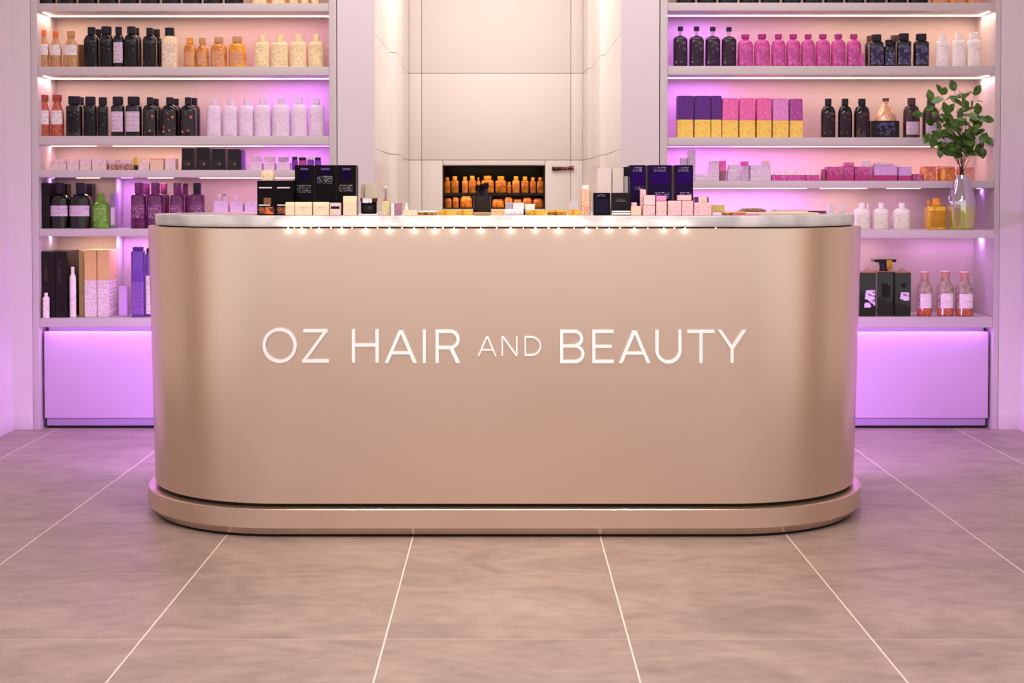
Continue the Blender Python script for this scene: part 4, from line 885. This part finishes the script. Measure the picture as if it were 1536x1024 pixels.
cbox('tall cream box just left of the dark jar', 514.5, 534.5, 294, 4.61, CC, [(.3, .8, .7, .84, CCL), (.35, .6, .25, .55, CCL)], .045)
cbox('large pale cream box behind the dark jar', 547, 563.5, 274.5, 4.86, mat('ivory_card', (232, 220, 196), .5), D=.05)
cbox('narrow ivory box edge behind the dark jar', 541, 547, 276, 4.88, CC, D=.04)
# dark jar with glass sleeve
t = thing('candle_jar', 'dark jar with brown lid and white label on the counter', 'jar', (X(553.5, 4.66), 4.66, ZT)); wd_ = X(567, 4.66)-X(540, 4.66); ht = Z(297, 4.66)-ZT
link('tray', B(-wd_*.54, wd_*.56, -.036, .036, 0, .004, bev=.001), WHT, t)
link('body', loft(bmesh.new(), [(.0045, wd_*.82, wd_*.82, 2.4), (ht*.2, wd_*.86, wd_*.86, 2.4), (ht*.78, wd_*.86, wd_*.86, 2.4)]), DBX, t)
link('lid', loft(bmesh.new(), [(ht*.78+.0003, wd_*.94, wd_*.94, 2.2), (ht, wd_*.98, wd_*.98, 2.2)]), mat('bronze_lid', (110, 70, 40), .25, .7), t)
link('label', curved_label(wd_*.86, wd_*.86, 2.4, ht*.18, ht*.6, 40), KP, t)
link('tag', B(-.018, .012, -wd_*.52, -wd_*.50, ht*.72, ht*.99), printed('white_tag', (240, 236, 250), (60, 50, 120), line=.005, dens=.7), t, smooth=False)
cbox('cream box under the slim metal pump', 573, 585, 301, 4.64, printed('straw_card', (226, 210, 160), (190, 160, 100), dens=.5), D=.04)
cbox('little mauve box with white side beside the pump box', 586.5, 602, 305, 4.62, mottled('mauve_rose_card', (190, 120, 120), (150, 110, 160), 60), [(0, .3, 0, 1, WHT)], .035)
t = thing('pump_bottle', 'slim metal pump bottle behind the cream box', 'pump', (X(578.5, 4.72), 4.72, ZT)); ht = Z(279, 4.72)-ZT
link('body', loft(bmesh.new(), [(0, .022, .022, 2), (ht*.5, .022, .022, 2), (ht*.56, .010, .010, 2)]), mat('copper_tube', (190, 140, 110), .25, .8), t)
link('stem', loft(bmesh.new(), [(ht*.56, .006, .006, 2), (ht*.9, .006, .006, 2)]), mat('steel', (170, 160, 165), .2, .9), t)
bmk = bmesh.new(); tube(bmk, [(.001, 0, ht*.88), (-.006, 0, ht*.88), (-.012, 0, ht*.86)], .0022); link('nozzle', bmk, MATS['steel'], t)
bmk = bmesh.new(); bmesh.ops.create_uvsphere(bmk, u_segments=12, v_segments=8, radius=.0045, matrix=Matrix.Translation((0, 0, ht*.95))); link('knob', bmk, WHT, t)
def slab(lab, x0, x1, yt, Y, m, D, name='compact_case', cat='case', zs=None, group=None, lid=None):
    z_ = ZT if zs is None else zs; xa, xb = X(x0, Y), X(x1, Y)
    t = thing(name, lab, cat, ((xa+xb)/2, Y+D/2, z_), group); ht = max(Z(yt, Y)-z_, .003); h = (xb-xa)/2
    link('base', tub(bmesh.new(), -h, h, -D/2, D/2, 0, ht*.62), m, t)
    link('lid', tub(bmesh.new(), -h*.99, h*.99, -D/2*.98, D/2*.98, ht*.62+.0003, ht), lid or m, t); return t
GLD = mottled('gold_foil', (214, 140, 20), (250, 200, 70), 50, rough=.2, metal=.7)
GLD2 = mottled('bronze_foil', (110, 66, 20), (214, 140, 40), 60, rough=.25, metal=.7)
slab('flat cream case at the left of the gold compacts', 604, 626.5, 315.5, 4.63, mat('ivory_case', (240, 222, 190), .3), .05)
t = bottle('cream_tube', 'crumpled white tube lying near the mauve box', None, 606, 613, 304, Z(315.5, 4.63)+.0005, 4.65, dict(body=WHT, cap=WHT, shape='cos', p=2, sh=.3, nk=.7, cw=.5), 'tube')
gg = 'gold and bronze compacts along the counter'
slab('long bronze compact left of two gold ones', 627.5, 656, 316, 4.625, GLD2, .05, lid=WHT, group=gg)
slab('bright gold compact, left of the pair', 658, 683, 315, 4.615, GLD, .045, group=gg)
slab('bright gold compact, right of the pair', 684.5, 708.5, 315, 4.615, GLD, .045, group=gg)
slab('gold compact between brush pot and white tube', 738, 756, 315, 4.63, mat('pale_gold', (240, 196, 130), .3, .4), .05, group=gg)
slab('long gold compact with dark stripe right of white tube', 789, 820, 315, 4.62, GLD, .045, group=gg)
slab('long gold and bronze compact nearest the arched mirror', 821.5, 850, 315, 4.62, GLD2, .045, lid=GLD, group=gg)
# brush pot
t = thing('brush_pot', 'black ribbed pot full of dark brushes at counter centre', 'pot', (X(723, 4.66), 4.66, ZT)); wd_ = X(736.5, 4.66)-X(709.5, 4.66); ht = Z(294, 4.66)-ZT
BR = mat('black_brown_plastic', (44, 32, 30), .3)
bmk = bmesh.new(); nn_ = 48; rr = []
for zq, s in ((0, .95), (.003, 1), (ht, 1.0), (ht, .88), (ht*.3, .86)):
    rr.append([bmk.verts.new((wd_/2*s*(1+.02*math.cos(16*2*PI*i/nn_))*math.cos(2*PI*i/nn_), wd_/2*s*(1+.02*math.cos(16*2*PI*i/nn_))*math.sin(2*PI*i/nn_), zq)) for i in range(nn_)])
for a, b in zip(rr, rr[1:]):
    for i in range(nn_): bmk.faces.new((a[i], a[(i+1) % nn_], b[(i+1) % nn_], b[i]))
bmk.faces.new(rr[0][::-1]); bmk.faces.new(rr[-1]); link('pot', bmk, BR, t)
link('foot_plate', B(-wd_*.5, wd_*.5, -wd_*.56, -wd_*.52, .0005, .010, bev=.001), mat('smoked_gold', (190, 150, 110), .25, .5), t)
rb = random.Random(5)
for i in range(11):
    a = i*2.4; rx = wd_*.36*math.sqrt((i+.5)/11); px_, py_ = rx*math.cos(a), rx*math.sin(a); top = ht+.016+.030*rb.random()
    br = thing('makeup_brush', f'dark brush standing in the black pot, {ORD[i]} counted outward', 'brush', (X(723, 4.66)+px_*.8, 4.66+py_*.8, ZT+ht*.31), 'brushes in the black pot')
    l_ = top-ht*.31
    link('handle', tube(bmesh.new(), [(0, 0, 0), (px_*.15, py_*.15, l_*.75)], .0022, 8), K2, br)
    link('bristles', tube(bmesh.new(), [(px_*.15, py_*.15, l_*.75+.0003), (px_*.2, py_*.2, l_*.88), (px_*.24, py_*.24, l_)], [.003, .0055, .002], 8), DBX, br)
# white tube lying with dark cap
t = thing('cream_tube', 'white tube with navy cap lying along the counter edge', 'tube', (X(771, 4.615), 4.615, ZT+.0105)); h = (X(784, 4.615)-X(756, 4.615))/2
link('body', tube(bmesh.new(), [(-h, 0, 0), (-h*.3, 0, 0), (h, 0, 0)], .0098, 14), printed('white_tube_print', (236, 226, 236), (40, 40, 60), line=.006, dens=.5), t)
link('cap', tube(bmesh.new(), [(h+.0003, 0, 0), (h+.0075, 0, 0)], .0100, 14), mat('navy_cap', (30, 30, 60), .3), t)
wg = 'white boxes behind the lying tube'
cbox('grey white box stacked behind the lying tube', 758, 769, 303, 4.70, mat('grey_card', (180, 168, 180), .4), D=.05, group=wg)
cbox('white box in the middle behind the lying tube', 769.5, 786, 304, 4.69, WHT, D=.05, group=wg)
cbox('small white box over the long gold compact', 787.5, 802, 306, 4.69, WHT, D=.05, group=wg)
# arched mirror card
t = thing('table_mirror', 'small arched mirror with gold rim and gold base', 'mirror', (X(861.5, 4.66), 4.66, ZT)); wd_ = X(870, 4.66)-X(853.5, 4.66); ht = Z(300, 4.66)-ZT
link('base', tub(bmesh.new(), -wd_*.55, wd_*.55, -.018, .018, 0, ht*.34), GLD, t)
def arch(s, y0, y1, z0):
    bm = bmesh.new(); pts = [(-wd_*.5*s, z0), (wd_*.5*s, z0)]+[(wd_*.5*s*math.cos(q*PI/14), ht-wd_*.42*s*1.0+wd_*.42*s*math.sin(q*PI/14)-(1-s)*.004) for q in range(15)]
    f = [bm.verts.new((x, y0, z)) for x, z in pts]; b = [bm.verts.new((x, y1, z)) for x, z in pts]; bm.faces.new(f); bm.faces.new(b[::-1])
    for i in range(len(f)): bm.faces.new((f[i], b[i], b[(i+1) % len(f)], f[(i+1) % len(f)]))
    return bm
link('rim', arch(1, -.002, .003, ht*.34+.0003), mat('pale_gold', (240, 196, 130), .3, .4), t)
link('glass', arch(.8, -.0035, -.0022, ht*.34+.002), mat('mirror_glass', (214, 200, 214), .08, .8), t)
# rose perfume bottle
bottle('perfume_bottle', 'tall rose gold perfume bottle with crystal cap on the counter', None, 871.5, 885.5, 277.5, ZT, 4.64, dict(body=mottled('rose_gold_glitter', (226, 160, 132), (250, 200, 176), 150, rough=.25, metal=.3), cap=mat('crystal', (250, 225, 225), .1), p=5, sh=.84, nk=.86, cw=.85, labels=[]))
dg = 'dark square boxes right of centre'
cbox('dark navy square box beside the rose perfume bottle', 890.5, 915.5, 289, 4.62, mat('navy_black_box', (18, 14, 24), .3, ior=1.2), [(.2, .7, .84, .92, DGL), (.1, .9, .1, .72, mat('navy_window', (32, 28, 50), .4, ior=1.15))], .06, group=dg)
t = cbox('dark square box with white foot beside pink boxes', 917.5, 946, 289, 4.62, mat('charcoal_box', (34, 27, 32), .3, ior=1.25), [(.2, .8, .60, .74, DGL), (.0, 1, .03, .1, WHT), (0, 1, .13, .2, WHT)], .06, group=dg)
wb = 'tall blush boxes behind the dark square boxes'
cbox('tall blush white box, left of the pair behind dark boxes', 896, 917.5, 252.5, 4.74, mat('blush_card', (240, 222, 220), .5), D=.05, group=wb)
cbox('tall blush white box, right of the pair behind dark boxes', 918.5, 935.5, 252, 4.74, mat('blush_card2', (236, 218, 216), .5), D=.05, group=wb)
t = cbox('narrow black and white box beside the tall violet boxes', 935.8, 942, 250, 4.76, mat('black_card', (30, 20, 26), .3), [(.05, .95, .33, .80, WHT)], .05)
vg = 'tall violet boxes on the right of the counter'
for lab, a, b in [('tall dark violet box with silver print, left of three', 944.5, 969, ), ('widest tall dark violet box, middle of three', 972, 1008), ('tall dark violet box with silver print, right of three', 1011.5, 1040)]:
    cbox(lab, a, b, 247.5, Y2, DPU, [(.2, .75, .86, .96, VPL), (.12, .88, .62, .84, mat('painted_violet_sheen', (44, 12, 96), .4, ior=1.15)), (.3, .9, .33 if a != 944.5 else .5, .46 if a != 944.5 else .58, VPL)], .08, group=vg)  # upper violet patch paints the purple glow into the front's colour
pg = 'small pink boxes along the right of the counter'
PEA = printed('peach_carton_print', (240, 206, 184), (190, 140, 120), line=.006, dens=.4)
cbox('small peach box right of the dark square boxes', 946.8, 962, 309, 4.61, PEA, D=.03, group=pg)
cbox('small lilac box peeping over the peach box', 947, 955.5, 303.5, 4.645, LBX, D=.03)
cbox('pink box with a fold line, first in the pink row', 964.5, 983, 308, 4.605, PKL, D=.035, group=pg)
cbox('pink box stacked on the first box of the pink row', 966, 983, 292.5, 4.605, PKC, D=.034, zs=Z(308, 4.605)+.001)
cbox('slim upright pink box behind the stacked pink box', 960.5, 969, 284, 4.648, PKC, D=.02)
cbox('pink box with scribbled print under a magenta cube', 984.3, 1000.2, 301.5, 4.605, PKL, D=.035, group=pg)
cbox('magenta pink cube atop the scribbled pink box', 984.5, 999.5, 293.5, 4.607, mat('orchid_card', (232, 146, 206), .5), D=.03, zs=Z(301.5, 4.605)+.001)
cbox('wide pink box, left half below the tall violet box', 1002, 1022.5, 301, 4.605, PKL, D=.035, group=pg)
cbox('pink box right of the wide pink box', 1023, 1040, 301, 4.605, PKL, D=.035, group=pg)
cbox('flat pink box lying across two pink boxes', 1016.5, 1037.5, 292.5, 4.607, PKC, D=.03, zs=Z(301, 4.605)+.001)
cbox('pink box at the right end of the pink row', 1041.2, 1067.5, 304, 4.605, PKL, D=.04, group=pg)
t = cbox('small dark and cream box atop the end pink box', 1041.5, 1063, 295, 4.61, PEA, [(0, .28, 0, 1, PUR), (.9, 1, 0, 1, PUR)], .03, zs=Z(304, 4.605)+.001)
cbox('khaki gold box beside the end pink box', 1066.5, 1087, 307, 4.67, mat('khaki_gold', (206, 184, 120), .4), D=.05)
cbox('tiny lilac box before the khaki gold box', 1069, 1083, 318.5, 4.605, LBX, D=.03)
slab('brown and gold palette at the right of the counter', 1084.5, 1119, 317.5, 4.63, GLD2, .06, 'makeup_palette', 'palette', lid=mat('pale_gold', (240, 196, 130), .3, .4))
slab('long ivory tray lying towards the right counter end', 1120, 1230, 319, 4.72, mat('ivory_case', (240, 222, 190), .3), .16, 'display_tray', 'tray')
slab('small pink card lying before the ivory tray', 1098, 1140, 321.2, 4.61, PNK, .03, 'leaflet', 'leaflet')
zq = ZT; Yp = 5.0
for i, (a, b, dy) in enumerate([(1108, 1148, 0), (1112, 1150, .003), (1116, 1149, 0), (1121, 1146, .004), (1110, 1132, .0)][:4]):
    xa, xb = X(a, Yp), X(b, Yp); th = .0045
    tg = link('magazine', tub(bmesh.new(), xa, xb, Yp+dy, Yp+.12+dy, zq, zq+th, bev=.0006), mottled(f'brown_cover_{i}', [(150, 110, 96), (190, 140, 110), (120, 90, 80), (214, 180, 140)][i], [(200, 160, 130), (150, 100, 80), (176, 130, 110), (170, 120, 90)][i], 30), None)
    tag(tg, f'thin brown magazine, {ORD[i]} up in the pile on the counter', 'magazine', 'magazines piled on the counter'); zq += th+.0002
slab('flat pink and white tray near the right counter end', 1165, 1212, 314.5, 5.05, WHT, .12, 'display_tray', 'tray', lid=PKC)
slab('flat plum case at the right counter end', 1213, 1240, 316, 5.05, PLM, .1)
slab('thin pink tray on the left end of the counter', 335, 383, 321, 4.72, mat('rose_acrylic', (240, 190, 206), .15), .14, 'display_tray', 'tray')
